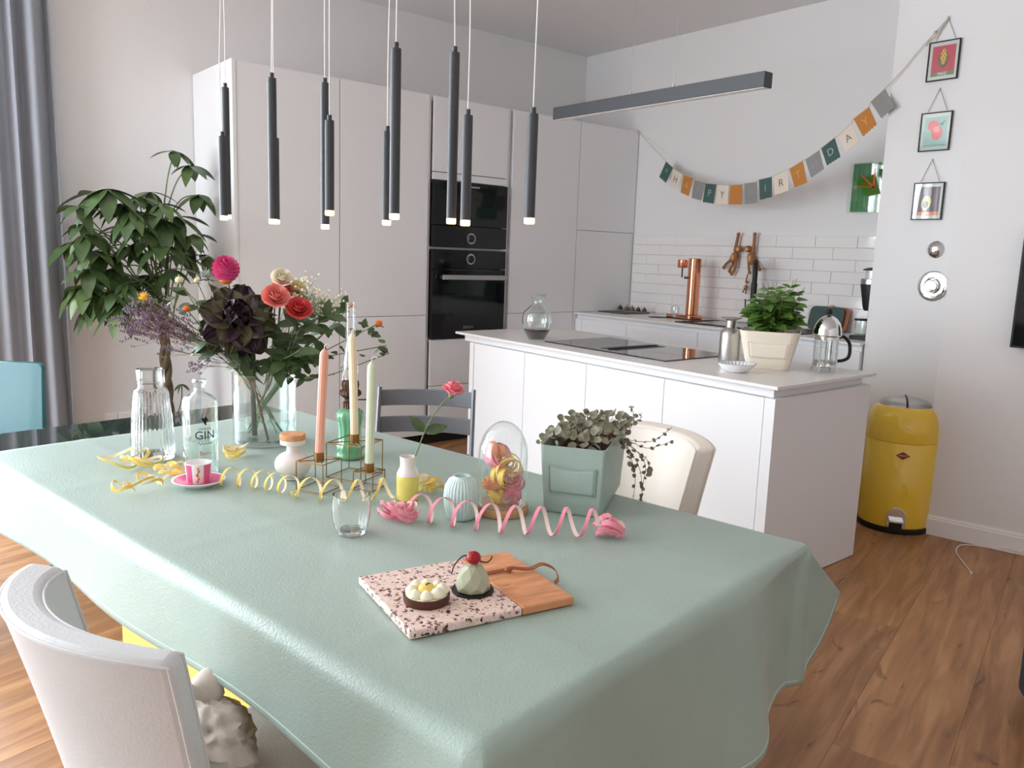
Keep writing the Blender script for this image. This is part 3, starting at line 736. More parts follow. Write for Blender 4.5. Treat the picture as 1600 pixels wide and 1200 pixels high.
cap = [(rt, zt_-.004)]+[(rt*math.cos(R(85)*i/10), zt_-.004+ch*math.sin(R(85)*i/10)/math.sin(R(85))) for i in range(1, 10)]+[(0, zt_+ch-.004)]
lid = MB().lathe(cap, 48).build('flap_lid', 'steel', t)
MB().tube([(0, -rt*.98*math.cos(a), zt_+(ch-.003)*math.sin(a)) for a in arc(0.05, PI-.05, 24)], .005, 8).build('lid_slot', 'blkm', lid)
zp = .09
pd = MB().prism([(.045*math.cos(a), .05*math.sin(a)) for a in arc(0, PI, 16)]+[(-.045, -.05), (.045, -.05)], -.01, .006, Matrix.Translation((0, -r0*.985, zp)) @ Matrix.Rotation(PI/2, 4, 'X')).build('pedal_plate', 'chrome', t, bevel=.002)
MB().box(-.035, .035, -r0-.045, -r0+.0, zp-.02, zp-.008).build('pedal', 'chrome', t, smooth=False, bevel=.004)
MB().box(-.03, .03, -r0-.004, -r0+.02, zp-.06, zp-.025).build('pedal_slot', 'blkm', t, smooth=False)
ez = hz(bb, 1383, 698); M['badge'] = mat('red_badge', C(150, 44, 40), .4)
bg_ = MB().prism([(.034, 0), (0, .02), (-.034, 0), (0, -.02)], 0, .002, Matrix.Translation((0, -r0+.0005, ez)) @ Matrix.Rotation(PI/2, 4, 'X')).build('badge', 'badge', t, smooth=False)
text_part('badge_print', 'WESCO', .012, lambda x, y: Vector((x, -r0-.0019, ez+y)), 'creamp', bg_)
MB().tube([(r0*.97, .03, sh*.93), (r0+.02, .03, sh*.95), (r0+.02, -.03, sh*.95), (r0*.97, -.03, sh*.93)], .005, 8).build('handle', 'chrome', t)

# felt pouf at the right edge, tv, cable
pc0 = P(1579, 1088, 0); d1 = Vector((-.73, -.68, 0)); d2 = Vector((.68, -.73, 0)); pcc = pc0 + (d1+d2)*.33
o = MB().box(-.33, .33, -.33, .33, .015, .30).build('felt_pouf', 'felt', None, bevel=.05, seg=5)
o.location = (pcc.x, pcc.y, 0); o.rotation_euler = (0, 0, math.atan2(d1.y, d1.x)); tag(o, 'charcoal felt pouf on the oak floor', 'pouf')
MB().box(-.25, .25, -.25, .25, 0, .016).build('base', 'blkm', o, smooth=False)
tv0 = PX(1597, 450, 4.24); s_ = (tv0-C0).dot(WD); TVo = C0+WD*(s_-.02)
t = thing('television', 'flat black television on the white wall', 'television', (TVo.x, TVo.y, 1.0), math.atan2(WD.y, WD.x))
sw = 1 if Vector((-WD.y, WD.x, 0)).dot(WN) > 0 else -1
ya, yb = sorted((sw*.03, sw*.062)); MB().box(0, .95, ya, yb, 0, .55).build('housing', 'blkm', t, smooth=False, bevel=.004)
ya, yb = sorted((sw*.062, sw*.0632)); MB().box(.01, .94, ya, yb, .01, .54).build('screen', 'blk', t, smooth=False)
ya, yb = sorted((0, sw*.03)); MB().box(.3, .65, ya, yb, .12, .42).build('wall_mount', 'blkm', t, smooth=False)
cpts = [P(1515, 891, .004), P(1503, 876, .004), P(1494, 862, .004), P(1500, 852, .004), P(1522, 852, .004), P(1545, 854, .004), P(1562, 850, .004), P(1580, 858, .004), P(1592, 866, .004), P(1575, 862, .004), P(1568, 850, .006), P(1580, 842, .02), P(1610, 840, .02)]
cpts = [c if (c-C0).dot(WN) > .02 else c + WN*(.024-(c-C0).dot(WN)) for c in cpts]
cb_ = MB().tube(spline(cpts, 8), .0024, 8).build('charging_cable', 'cord', None); tag(cb_, 'thin white charging cable lying on the floor by the baseboard', 'cable')
pl = P(1516, 893, .004); MB().tube([pl, pl+(cpts[0]-cpts[1]).normalized()*.02], [.004, .005], 8).build('plug', 'white', cb_)

# ================================================================ THINGS ON THE TABLE
def vessel(prof_out, th, zin=None):     # closed wall profile from an outer profile [(r,z)...] bottom to top
    inner = [(max(r-th, .0005), z) for r, z in prof_out if z > th]
    return [(0, prof_out[0][1])] + prof_out + inner[::-1] + [(0, inner[0][1])]
def TIP(px, py): return P(px, py, TZ+.0028)

# ribbed glass carafe
B, r = base(240, 722, 64, TZ+.0028); H_ = hz(B, 238, 576)
t = thing('glass_carafe', 'tall ribbed clear glass carafe with a wide neck', 'carafe', B)
pr = [(r*.97, 0), (r, .006), (r*.99, H_*.1), (r*.90, H_*.45), (r*.80, H_*.74), (r*.76, H_*.765), (r*.62, H_*.79), (r*.60, H_*.815), (r*.60, H_*.99), (r*.62, H_)]
MB().lathe(vessel(pr, .004), 120, None, lambda a, k, z: 1+(.045*math.cos(a*30) if .008 < z < H_*.74 else 0)).build('body', 'cut', t, ang=60)
MB().lathe([(0, .007), (r*.9, .007), (r*.9, .012), (0, .012)], 48).build('base_disc', 'cut', t)
MB().lathe([(r*.615, H_*.84), (r*.63, H_*.845), (r*.63, H_*.985), (r*.615, H_*.99)], 80, None, lambda a, k, z: 1+.02*math.cos(a*26)).build('collar', 'glass2', t, ang=60)
lb = MB()
for i in range(9): lb.box(-.011+i*.0025, -.011+i*.0025+(.0015 if i % 3 else .0008), -r-.0012, -r-.0006, .012, .024)
o = lb.box(-.013, .013, -r-.0006, -r-.0002, .01, .026).build('price_sticker', 'white', t, smooth=False, merge=False); o.rotation_euler = (0, 0, math.atan2(-B.y, -B.x)+PI/2+R(12))

# gin bottle
B, r = base(315, 744, 52, TZ+.0028); H_ = hz(B, 312, 592)
t = thing('gin_bottle', 'clear glass bottle lettered GIN, half full, behind the pink cup', 'bottle', B, math.atan2(-B.y, -B.x)+PI/2)
pr = [(r*.95, 0), (r, .006), (r, H_*.73), (r*.97, H_*.775), (r*.86, H_*.81), (r*.58, H_*.84), (r*.33, H_*.865), (r*.29, H_*.93), (r*.36, H_*.945), (r*.40, H_*.965), (r*.40, H_*.985), (r*.36, H_)]
MB().lathe(vessel(pr, .0035), 72, None, lambda a, k, z: 1+(.02*math.cos(a*14) if H_*.3 < z < H_*.82 else 0)).build('bottle_body', 'glass2', t, ang=60)
MB().lathe([(0, .006), (r-.0045, .006), (r-.0045, H_*.36), (0, H_*.36)], 40).build('contents', 'water', t)
MB().ball((0, 0, H_*.975), (r*.33, r*.33, H_*.02), 16, 8).build('stopper', 'cut', t)
def wrapr(rr, z0, x0=0):
    return lambda x, y: Vector((rr*math.sin((x+x0)/rr), -rr*math.cos((x+x0)/rr), z0+y))
text_part('gin_print', 'GIN', .030, wrapr(r*1.025, H_*.43, .012), 'ink', t)
text_part('gold_print', 'Barrel', .014, wrapr(r*1.02, H_*.24, .014), 'gold', t)
text_part('small_print', 'LONDON', .008, wrapr(r*1.025, H_*.50, .012), 'ink', t)
b = MB(); fw = wrapr(r*1.03, H_*.585, .012)
b.add([fw(.006*math.cos(a)*(1+.5*math.sin(3*a)), .010*math.sin(a)*(1+.3*math.cos(5*a))) for a in [2*PI*i/24 for i in range(24)]], [tuple(range(24))]).build('crest_print', 'ink', t, smooth=False)
b = MB(); fw = wrapr(r*1.026, H_*.345, .012)
pts = [fw(-.018+.036*i/30, .003*math.sin(i*.9)) for i in range(31)]; b.tube(pts, .0006, 5).build('flourish_print', 'ink', t)

# pink striped cup and its saucer
B, r = base(311, 769, 83, TZ+.0028)
t = thing('saucer', 'pink saucer with a white rim under the striped cup', 'saucer', B)
MB().lathe([(0, .0), (r*.55, 0), (r*.62, .004), (r*.98, .014), (r, .0165), (r*.97, .017), (r*.6, .0075), (0, .006)], 56).build('dish', 'white', t)
M['pinkg'] = mat('pink_glaze', C(224, 98, 146), .25)
MB().lathe([(r*.40, .0068), (r*.6, .0082), (r*.9, .0152), (r*.9, .0158), (r*.6, .0088), (r*.4, .0074)], 56, loop=True).build('pink_glaze', 'pinkg', t)
cr_ = 20*mpp(B); ch = hz(B, 312, 722)-.008
c = thing('striped_cup', 'pink and white striped espresso cup on the saucer', 'cup', (B.x, B.y, TZ+.0113), math.atan2(-B.y, -B.x)+PI/2)
pr = [(cr_*.82, 0), (cr_*.85, .003), (cr_*.92, ch*.5), (cr_, ch)]
MB().lathe(vessel(pr, .0022), 64).build('cup_body', 'white', c)
def cw(u, z): 
    k = cr_*(.85+.15*z/ch)+.0006; return Vector((k*math.sin(u), -k*math.cos(u), z))
for k, (u0, u1, mm) in enumerate(((-1.15, -.55, 'pinkg'), (.42, 1.12, 'pinkg'), (1.7, 2.4, 'pinkg'), (-2.6, -1.9, 'pinkg'))):
    MB().grid(lambda u, v: cw(u0+(u1-u0)*u, .002+(ch-.004)*v), 8, 6).build('stripe', mm, c)
b = MB(); gp = [(-.07, .12), (-.02, .2), (.03, .3), (-.04, .42), (-.02, .55), (.06, .66), (.04, .78), (-.03, .84)]
b.tube(spline([cw(x-.06, ch*y) for x, y in gp], 5), [.0022*(1+.6*math.sin(i*.8)) for i in range(36)], 6).build('gold_motif', 'gold', c)
b = MB(); b.tube([Vector((.0, cr_*.95+.012*math.sin(a), ch*.5+ch*.28*math.cos(a))) for a in arc(0, PI, 14)], .002, 8).build('handle', 'white', c)

# paper streamers: coil + tangled ends
def coil(path, rad, turns, half, seed=0, outer='syel', inner='syell', parent=None, phase=0, sag=0):
    pts = spline(path, 40); n = len(pts); L_ = [0]
    for i in range(1, n): L_.append(L_[-1]+(pts[i]-pts[i-1]).length)
    tot = L_[-1]; N_ = int(turns*22); o_ = []; i_ = []; wd = []
    k = 0
    for s in range(N_+1):
        d = tot*s/N_
        while k < n-2 and L_[k+1] < d: k += 1
        f = (d-L_[k])/max(L_[k+1]-L_[k], 1e-9); p = pts[k].lerp(pts[k+1], f); tg = (pts[k+1]-pts[k]).normalized(); sd = tg.cross(Vector((0, 0, 1))).normalized()
        th = phase+2*PI*turns*s/N_; rr = rad*(1+.08*math.sin(s*.31+seed))
        rad_d = sd*math.sin(th)+Vector((0, 0, 1))*-math.cos(th)
        c0 = p+Vector((0, 0, rad*1.1+.003))
        q = c0+rad_d*rr; q.z = max(q.z, TZ+.0035+half*.25)
        o_.append(q+rad_d*.0005); i_.append(q-rad_d*.0005); wd.append((tg*.85+Vector((0, 0, .15))).normalized()*half)
    MB().ribbon(o_, wd).build('outer_face', outer, parent); MB().ribbon(i_, wd).build('inner_face', inner, parent)
def tangle(c, rad, n, half, seed, outer, inner, parent, flat=.5, ax=(1, 0, 0), ln=0.0, lift=1.0):
    rn = random.Random(seed); pts = []; ax = Vector(ax).normalized()
    for i in range(n*16+1):
        a = 2*PI*i/16; k = i/16; rr = rad*(.7+.45*noise.noise(Vector((k*1.3, seed, 0)))+.2*math.sin(k*2.1+seed))
        dx = ax*(ln*(i/(n*16)-.5)); tilt = .35*math.sin(k*1.7+seed)
        x, y = rr*math.cos(a), rr*math.sin(a)*flat
        pts.append(Vector((c[0], c[1], TZ))+dx+Vector((x, y, half+.003+lift*(abs(x)*.25*abs(tilt)+.008*(1+math.sin(k*2.9+seed*2))+.006*(1+math.sin(a*2+seed))))))
    wd = []
    for i, p in enumerate(pts):
        tg = (pts[min(i+1, len(pts)-1)]-pts[max(i-1, 0)]).normalized(); up = Vector((0, 0, 1)); u = (up-tg*up.dot(tg)).normalized(); s_ = tg.cross(u)
        m_ = math.sin(i*.11+seed); wd.append((u*math.cos(m_*.7)+s_*math.sin(m_*.7)).normalized()*half)
    nrm = [(pts[min(i+1, len(pts)-1)]-pts[max(i-1, 0)]).normalized().cross(wd[i]).normalized() for i in range(len(pts))]
    cen = Vector((c[0], c[1], TZ))
    sg_ = [1 if nrm[i].dot(pts[i]-cen) > 0 else -1 for i in range(len(pts))]
    MB().ribbon([pts[i]+nrm[i]*sg_[i]*.0005 for i in range(len(pts))], wd).build('outer_loops', outer, parent)
    MB().ribbon([pts[i]-nrm[i]*sg_[i]*.0005 for i in range(len(pts))], wd).build('inner_loops', inner, parent)
t = thing('paper_streamer', 'yellow paper streamer coiled from the pink cup past the candle holder', 'streamer')
coil([TIP(348, 760), TIP(400, 765), TIP(465, 779)], .023, 5.2, .0036, 1, parent=t)
coil([TIP(465, 779), TIP(540, 786), TIP(615, 783)], .025, 4, .0038, 2, parent=t)
t = thing('paper_streamer', 'yellow paper streamer tangled around the carafe and gin bottle', 'streamer')
e1 = (TIP(300, 720)-TIP(200, 720))
tangle(TIP(212, 730), .05, 4, .0042, 1, 'syel', 'syell', t, .9, e1, .09, 1.3)
tangle(TIP(222, 766), .03, 4, .004, 4, 'syel', 'syell', t, .9, TIP(290, 748)-TIP(180, 772), .14, 1.2)
tangle(TIP(268, 746), .03, 4, .004, 6, 'syel', 'syell', t, .9, e1, .05, 1.2)
tangle(TIP(368, 714), .035, 4, .004, 3, 'syel', 'syell', t, .9, TIP(385, 700)-TIP(350, 724), .08)
t = thing('paper_streamer', 'short curled yellow paper streamer behind the yellow vase', 'streamer')
tangle(TIP(672, 768), .024, 5, .005, 5, 'syel', 'syell', t, .9, TIP(690, 770)-TIP(655, 768), .04, 1.2)
t = thing('paper_streamer', 'pink paper streamer coiled in front of the ribbed vase', 'streamer')
coil([TIP(650, 815), TIP(705, 824), TIP(770, 834), TIP(840, 840), TIP(905, 843), TIP(940, 845)], .030, 7.6, .0042, 3, 'spink', 'spinkl', t, 2.2)
tangle(TIP(622, 812), .03, 11, .005, 2, 'spink', 'spinkl', t, .9, TIP(655, 815)-TIP(590, 806), .06, 1.2)
tangle(TIP(952, 841), .026, 8, .005, 7, 'spink', 'spinkl', t, .9, TIP(975, 845)-TIP(930, 838), .03, 1.3)

# white bottle with a cork-topped lid
B, r = base(458, 754, 57, TZ+.0028); H_ = hz(B, 458, 677)
t = thing('stoneware_bottle', 'round white stoneware bottle with a cork disc lid', 'bottle', B)
pr = [(r*.55, 0)]+[(r*math.sin(a)*(1 if a > .5 else 1), H_*.31-H_*.31*math.cos(a)) for a in arc(.62, 2.35, 14)]
pr += [(r*.36, H_*.60), (r*.33, H_*.70), (r*.36, H_*.765)]
MB().lathe([(0, 0)]+pr+[(0, H_*.765)], 48).build('body', 'white_cer', t, ang=60)
MB().lathe([(0, H_*.765), (r*.66, H_*.765), (r*.69, H_*.78), (r*.69, H_*.87), (0, H_*.87)], 40).build('collar', 'white_cer', t)
MB().lathe([(0, H_*.87), (r*.70, H_*.87), (r*.71, H_*.89), (r*.70, H_*.985), (r*.66, H_), (0, H_)], 40).build('cork_lid', 'cork', t)

# wire candle holder of three joined boxes and three candles
fl = TIP(463, 766); fr = TIP(504.6, 773); cd1 = (fr-fl).normalized(); cd2 = Vector((-cd1.y, cd1.x, 0))
if cd2.dot(away(fl)) < 0: cd2 = -cd2
t = thing('candle_holder', 'brass wire candle holder of three open boxes', 'candle holder', (0, 0, 0))
def wirebox(o_, s, h, seat):
    c4 = [o_, o_+cd1*s, o_+cd1*s+cd2*s, o_+cd2*s]; wr = .0014
    for k in range(4):
        a, b_ = c4[k], c4[(k+1) % 4]; up = Vector((0, 0, h)); z = Vector((0, 0, wr))
        for q in ((a+z, b_+z), (a+up, b_+up), (a+z, a+up)): MB().tube(q, wr, 8).build('wire', 'brass', t)
    m = (c4[0]+c4[2])/2; up = Vector((0, 0, h))
    MB().tube((c4[0]+up, c4[2]+up), wr, 8).build('wire', 'brass', t); MB().tube((c4[1]+up, c4[3]+up), wr, 8).build('wire', 'brass', t)
    MB().lathe([(0, 0), (.0125, 0), (.0125, .024), (.011, .024), (.011, .002), (0, .002)], 28, Matrix.Translation(m+Vector((0, 0, h-.004)))).build('candle_cup', 'brass', t)
    return m+Vector((0, 0, h))
sA = (fr-fl).length; hA = hz(fl, 464, 721)
oB = TIP(510, 746); sB = (TIP(560, 756)-oB).length; hB = hz(oB, 509.6, 692)
oC = TIP(552, 764); sC = (TIP(584.5, 770)-oC).length*.9; hC = hz(oC, 551, 737)
cA, cB, cC_ = wirebox(fl, sA, hA, 0), wirebox(oB, sB, hB, 0), wirebox(oC, sC, hC, 0)
def candle(nm, lb, m, c, ptop, wpx):
    top = at(ptop[0], ptop[1], c); ax = (top-c); H_ = ax.length; ax.normalize(); r = .0105
    Mx = frame((0, 0, 0), ax.orthogonal(), ax)
    t = thing(nm, lb, 'candle', c+Vector((0, 0, -.002)), 0, 'dinner candles in the wire holder')
    MB().lathe([(0, 0), (r, 0), (r, H_*.93), (r*.93, H_*.95), (r*.5, H_*.975), (r*.2, H_*.985), (0, H_*.985)], 48, Mx, lambda a, k, z: 1+(.05*math.cos(a*12) if z < H_*.94 else 0)).build('wax', m, t, ang=60)
    MB().tube([ax*(H_*.98), ax*(H_+.004), ax*(H_+.008)+CR*.006, ax*(H_+.004)+CR*.013], .0011, 6).build('wick', 'wick', t)
candle('dinner_candle', 'ribbed salmon pink dinner candle leaning in a wire box', 'pinkc', cA, (507, 541), 15)
candle('dinner_candle', 'ribbed cream dinner candle in the tallest wire box', 'creamc', cB, (550, 517), 15)
candle('dinner_candle', 'ribbed pale green dinner candle in the smallest wire box', 'mintc', cC_, (581, 561), 14)

# green oil lamp
B, r = base(547, 720, 44, TZ+.0028); z1 = hz(B, 547, 637); z2 = hz(B, 547, 595); z3 = hz(B, 547, 472)
t = thing('oil_lamp', 'jade green oil lamp with bronze burner and glass chimney behind the candles', 'lamp', B)
pr = [(r*.92, 0), (r, .004), (r, z1*.08), (r*.88, z1*.12), (r*.98, z1*.2), (r*.9, z1*.26), (r*.78, z1*.34), (r*.80, z1*.6), (r*.86, z1*.72), (r*.97, z1*.80), (r*.97, z1*.88), (r*.88, z1*.94), (r*.55, z1)]
MB().lathe([(0, 0)]+pr+[(0, z1)], 72, None, lambda a, k, z: 1+(.035*math.cos(a*12) if z1*.13 < z < z1*.93 else 0)).build('font', 'lampgreen', t, ang=60)
dz = z2-z1
MB().lathe([(0, z1), (r*.5, z1), (r*.5, z1+dz*.2), (r*.38, z1+dz*.25), (r*.40, z1+dz*.35), (r*.78, z1+dz*.52), (r*.74, z1+dz*.62), (r*.55, z1+dz*.7), (r*.62, z1+dz*.85), (r*.58, z1+dz), (0, z1+dz)], 40, None, lambda a, k, z: 1+.05*math.cos(a*16)).build('burner', 'rust', t)
MB().tube([(0, 0, z1+dz*.3), Vector((0, 0, z1+dz*.3))+CR*r*1.25], .002, 6).build('wick_knob', 'rust', t)
cr0 = r*.36
MB().lathe([(cr0*1.1, z2), (cr0*1.5, z2+(z3-z2)*.12), (cr0*1.45, z2+(z3-z2)*.25), (cr0, z2+(z3-z2)*.45), (cr0*.95, z3), (cr0*.95-.0015, z3), (cr0-.0015, z2+(z3-z2)*.45), (cr0*1.45-.0015, z2+(z3-z2)*.25), (cr0*1.1-.0015, z2)], 40, loop=True).build('chimney', 'glass', t)
MB().tube([Vector((0, 0, z2))+CR*(r*.55*math.cos(a))+Vector((0, 0, .045*math.sin(a))) for a in arc(0, PI, 16)], .001, 5).build('chimney_clip', 'steel', t)

# yellow-dipped vase with one rose
B, r = base(636.5, 784, 35, TZ+.0028); H_ = hz(B, 636, 713)
t = thing('dipped_vase', 'small white vase dipped in yellow, holding a pink rose', 'vase', B)
zs = H_*.56
MB().lathe([(0, 0), (r*.95, 0), (r, .004), (r, zs), (r*.97, zs+.0005), (r*.97, zs+.0005)], 40).build('yellow_dip', 'yel_cer', t)
MB().lathe([(r*.985, zs), (r*.96, H_*.62), (r*.82, H_*.70), (r*.70, H_*.76), (r*.70, H_*.90), (r*.74, H_), (r*.64, H_), (r*.6, H_*.9), (r*.6, H_*.75), (0, H_*.6)], 40).build('white_neck', 'white_cer', t)
def leaf_mb(l, w, droop=.25, fold=.15, n=7):
    b = MB(); vs = []
    for i in range(n):
        s = i/(n-1); hw = w*math.sin(PI*min(1, s**.8))**.9*.5 if 0 < s < 1 else .0006; z = -droop*l*s*s
        for k in (-1, 0, 1): vs.append(Vector((s*l, k*hw, z+(fold*hw if k else 0))))
    return b.add(vs, [(i*3+k, i*3+3+k, i*3+4+k, i*3+1+k) for i in range(n-1) for k in (0, 1)])
def rose_mb(s, rn, open_=1.0):
    b = MB()
    for ring, (n, rr, hh, tilt) in enumerate(((3, .22, .92, -.1), (4, .40, .98, .02), (5, .62, .95, .18), (6, .84, .82, .42*open_), (6, 1.0, .62, .8*open_))):
        for k in range(n):
            a0 = 2*PI*(k+.5*ring)/n+rn.uniform(-.15, .15); wd_ = 2*PI/n*.72
            def f(u, v, a0=a0, wd_=wd_, rr=rr, hh=hh, tilt=tilt):
                a = a0+(u-.5)*2*wd_*(.45+.55*math.sin(PI*min(v*.75+.12, 1))); q = v**1.1
                rad = s*.5*(rr*(math.sin(q*1.5)*.95+.05)+tilt*max(0, v-.6)*.55); z = s*(.72*hh*v-.30*(u-.5)**2*v-.12*tilt*max(0, v-.75)*4)
                return Vector((rad*math.cos(a), rad*math.sin(a), z))
            b.grid(f, 7, 6)
    return b
rn = random.Random(1)
mouth = B+Vector((0, 0, H_)); head = at(705, 619, B, .0)
t = thing('single_rose', 'single coral pink rose leaning out of the yellow-dipped vase', 'flower', mouth)
st_ = spline([Vector((0, 0, -.05)), at(650, 710, B)-mouth, at(668, 665, B)-mouth, at(690, 632, B)-mouth, head-mouth], 8)
MB().tube(st_, .0018, 7).build('stem', 'stemg', t)
bl = rose_mb(34*mpp(head), rn, .6).build('bloom', 'rosepink', t, ang=70); ax = (at(712, 600, B)-head).normalized()+Vector((0, 0, .4)); bl.matrix_basis = frame(head-mouth, ax.orthogonal(), ax)
MB().ball(head-mouth, .007, 10, 8).build('calyx', 'stemg', t)
lm = leaf_mb(.055, .026, .1, .2).mesh('leaf', 'bleaf'); jn = at(664, 675, B)-mouth
for q in ((645, 655), (705, 662), (690, 668)):
    d = at(*q, B)-mouth-jn; inst('leaf', lm, t, frame(jn, d, -away(B)+Vector((0, 0, .5))))

# cut glass tumbler
B, r = base(549, 840, 46, TZ+.0028); H_ = hz(B, 549, 772); r2 = 30*mpp(B)
t = thing('glass_tumbler', 'empty cut glass tumbler near the cake board', 'glass', B)
MB().lathe(vessel([(r*.9, 0), (r, .003), (r*1.12, H_*.2), (r*1.28, H_*.55), (r*1.28, H_*.98), (r*1.26, H_)], .0025), 72, None, lambda a, k, z: 1+(.04*math.cos(a*9) if H_*.1 < z < H_*.62 else 0)).build('bowl', 'cut', t, ang=60)
MB().lathe([(0, .0028), (r*.85, .0028), (r*.85, .009), (0, .009)], 36).build('thick_base', 'cut', t)

# ribbed mint vase
B, r = base(720, 815, 40, TZ+.0028); H_ = hz(B, 721, 743); R_ = 27.5*mpp(B)
t = thing('ribbed_vase', 'small pale mint ribbed vase in front of the glass dome', 'vase', B)
pr = [(R_*.72, 0), (R_*.80, .006), (R_*.95, H_*.3), (R_, H_*.52), (R_*.94, H_*.75), (R_*.72, H_*.92), (R_*.52, H_*.965), (R_*.50, H_)]
MB().lathe([(0, 0)]+pr+[(R_*.42, H_), (R_*.42, H_*.9), (0, H_*.7)], 240, None, lambda a, k, z: 1+(.07*(abs(math.sin(a*15))-.6) if .002 < z < H_*.93 else 0)).build('body', 'mint_cer', t, ang=70)

# glass dome on a wooden base with streamers inside
B, r = base(783, 812, 86, TZ+.0028); H_ = hz(B, 783, 658)
t = thing('glass_dome', 'glass bell dome on a round wooden base, filled with paper streamers', 'cloche', B)
MB().lathe([(0, 0), (r*.98, 0), (r, .003), (r, .016), (r*.97, .019), (0, .019)], 56).build('wooden_base', 'wood_base', t)
gr = r*.92; pr = [(gr, .0195), (gr, H_*.62)]+[(gr*math.cos(a), H_*.62+H_*.38*math.sin(a)) for a in arc(.1, PI/2-.02, 14)]
MB().lathe(pr+[(0, H_)], 64).build('dome', 'glass2', t, ang=70)
MB().lathe([(gr-.0015, .019), (gr+.002, .019), (gr+.002, .024), (gr-.0015, .024)], 56, loop=True).build('dome_rim', 'glass2', t)
rolls = [((766, 715), 'spink', 'spinkl', 'vertical pink streamer roll against the glass, top left of the heap', .030), ((795, 728), 'syel', 'syell', 'loose yellow streamer roll at the top of the heap', .032), ((783, 742), 'syel', 'syell', 'flat yellow streamer roll in the middle of the heap', .026), ((774, 705), 'sora', 'spinkl', 'peach streamer roll behind the yellow one', .022),
         ((762, 755), 'sora', 'syell', 'peach streamer roll low in the heap by the ribbed vase', .026), ((800, 772), 'spink', 'spinkl', 'pink streamer roll at the bottom of the heap', .03), ((776, 780), 'syel', 'syell', 'yellow streamer roll at the bottom of the heap', .022), ((812, 752), 'spink', 'spinkl', 'pink streamer roll against the glass beside the planter', .02)]
for k, (q, mo, mi, lb, rd) in enumerate(rolls):
    c = at(*q, B, rn.uniform(-.012, .02)); rn2 = random.Random(k+40); rd *= 1.12
    dxy = Vector((c.x-B.x, c.y-B.y, 0)); lim = gr-rd*1.02-.006
    if dxy.length > lim: c -= dxy*(1-lim/dxy.length)
    c.z = max(c.z, TZ+.022+rd*.8)
    s = thing('streamer_roll', lb+' in the dome', 'streamer', c, 0, 'paper streamers in the glass dome')
    axv = Vector((rn2.uniform(-1, 1), rn2.uniform(-1, 1), rn2.uniform(-.3, 1))).normalized(); u = axv.orthogonal().normalized(); v = axv.cross(u)
    pts = []; wd = []; 
    for i in range(7*20+1):
        a = 2*PI*i/20; kk = i/140; rr = rd*(.55+.3*math.sin(kk*7+k)+.15*math.sin(i*.37)); off = (kk-.5)*rd*1.1
        p_ = u*rr*math.cos(a)+v*rr*math.sin(a)+axv*off; pts.append(p_); wd.append(axv*.0055)
    MB().ribbon([p*1.015 for p in pts], wd).build('outer_face', mo, s); MB().ribbon([p*.985 for p in pts], wd).build('inner_face', mi, s)

# terrazzo and wood serving board with two cakes
c4 = [P(562, 912, TZ+.0028), P(640, 1001, TZ+.0028), P(820, 965, TZ+.0028), P(897, 945, TZ+.0028), P(797, 866, TZ+.0028)]
bl0 = c4[1]; br_ = c4[3]; bx = (br_-bl0); blen = bx.length; bx.normalize(); by = Vector((-bx.y, bx.x, 0)); bw = (c4[0]-bl0).dot(by)
sp = (c4[2]-bl0).dot(bx)
def terrazzo():
    m = bpy.data.materials.new('pink_terrazzo'); m.use_nodes = True; nt = m.node_tree; N = nt.nodes; Lk = nt.links.new; bs = N['Principled BSDF']; bs.inputs['Roughness'].default_value = .45
    tc = N.new('ShaderNodeTexCoord'); nz = N.new('ShaderNodeTexNoise'); nz.inputs['Scale'].default_value = 160; nz.inputs['Detail'].default_value = 2
    mxv = N.new('ShaderNodeMixRGB'); mxv.inputs[0].default_value = .012; Lk(tc.outputs['Object'], mxv.inputs[1]); Lk(tc.outputs['Object'], nz.inputs['Vector']); Lk(nz.outputs['Color'], mxv.inputs[2])
    v1 = N.new('ShaderNodeTexVoronoi'); v1.inputs['Scale'].default_value = 150; Lk(mxv.outputs[0], v1.inputs['Vector'])
    r1 = N.new('ShaderNodeValToRGB'); r1.color_ramp.interpolation = 'CONSTANT'; r1.color_ramp.elements[0].color = C(70, 40, 36); r1.color_ramp.elements[1].position = .46; r1.color_ramp.elements[1].color = C(236, 205, 194)
    e = r1.color_ramp.elements.new(.2); e.color = C(112, 70, 60); e = r1.color_ramp.elements.new(.36); e.color = C(214, 196, 160); e = r1.color_ramp.elements.new(.8); e.color = C(246, 228, 220)
    Lk(v1.outputs['Color'], r1.inputs[0])
    v2 = N.new('ShaderNodeTexVoronoi'); v2.inputs['Scale'].default_value = 150; Lk(mxv.outputs[0], v2.inputs['Vector'])
    r2 = N.new('ShaderNodeValToRGB'); r2.color_ramp.interpolation = 'CONSTANT'; r2.color_ramp.elements[0].color = (0, 0, 0, 1); r2.color_ramp.elements[1].position = .5; r2.color_ramp.elements[1].color = (1, 1, 1, 1); Lk(v2.outputs['Distance'], r2.inputs[0])
    mx = N.new('ShaderNodeMixRGB'); mx.inputs[2].default_value = C(240, 214, 204); Lk(r2.outputs[0], mx.inputs[0]); Lk(r1.outputs[0], mx.inputs[1]); Lk(mx.outputs[0], bs.inputs['Base Color'])
    return m
M['terrazzo'] = terrazzo()
M['acacia'] = mat('acacia_wood', C(216, 150, 106), .45, var=.22, vscale=5, bump=.04, bscale=40, stretch=(3, 14, 3))
t = thing('serving_board', 'serving board of speckled pink terrazzo and acacia wood', 'board', bl0, math.atan2(bx.y, bx.x))
bt = .0145
MB().box(0, sp-.001, 0, bw, 0, bt).build('terrazzo_slab', 'terrazzo', t, smooth=False, bevel=.003, seg=3)
MB().box(sp, blen, 0, bw, 0, bt).build('wooden_end', 'acacia', t, smooth=False, bevel=.003, seg=3)
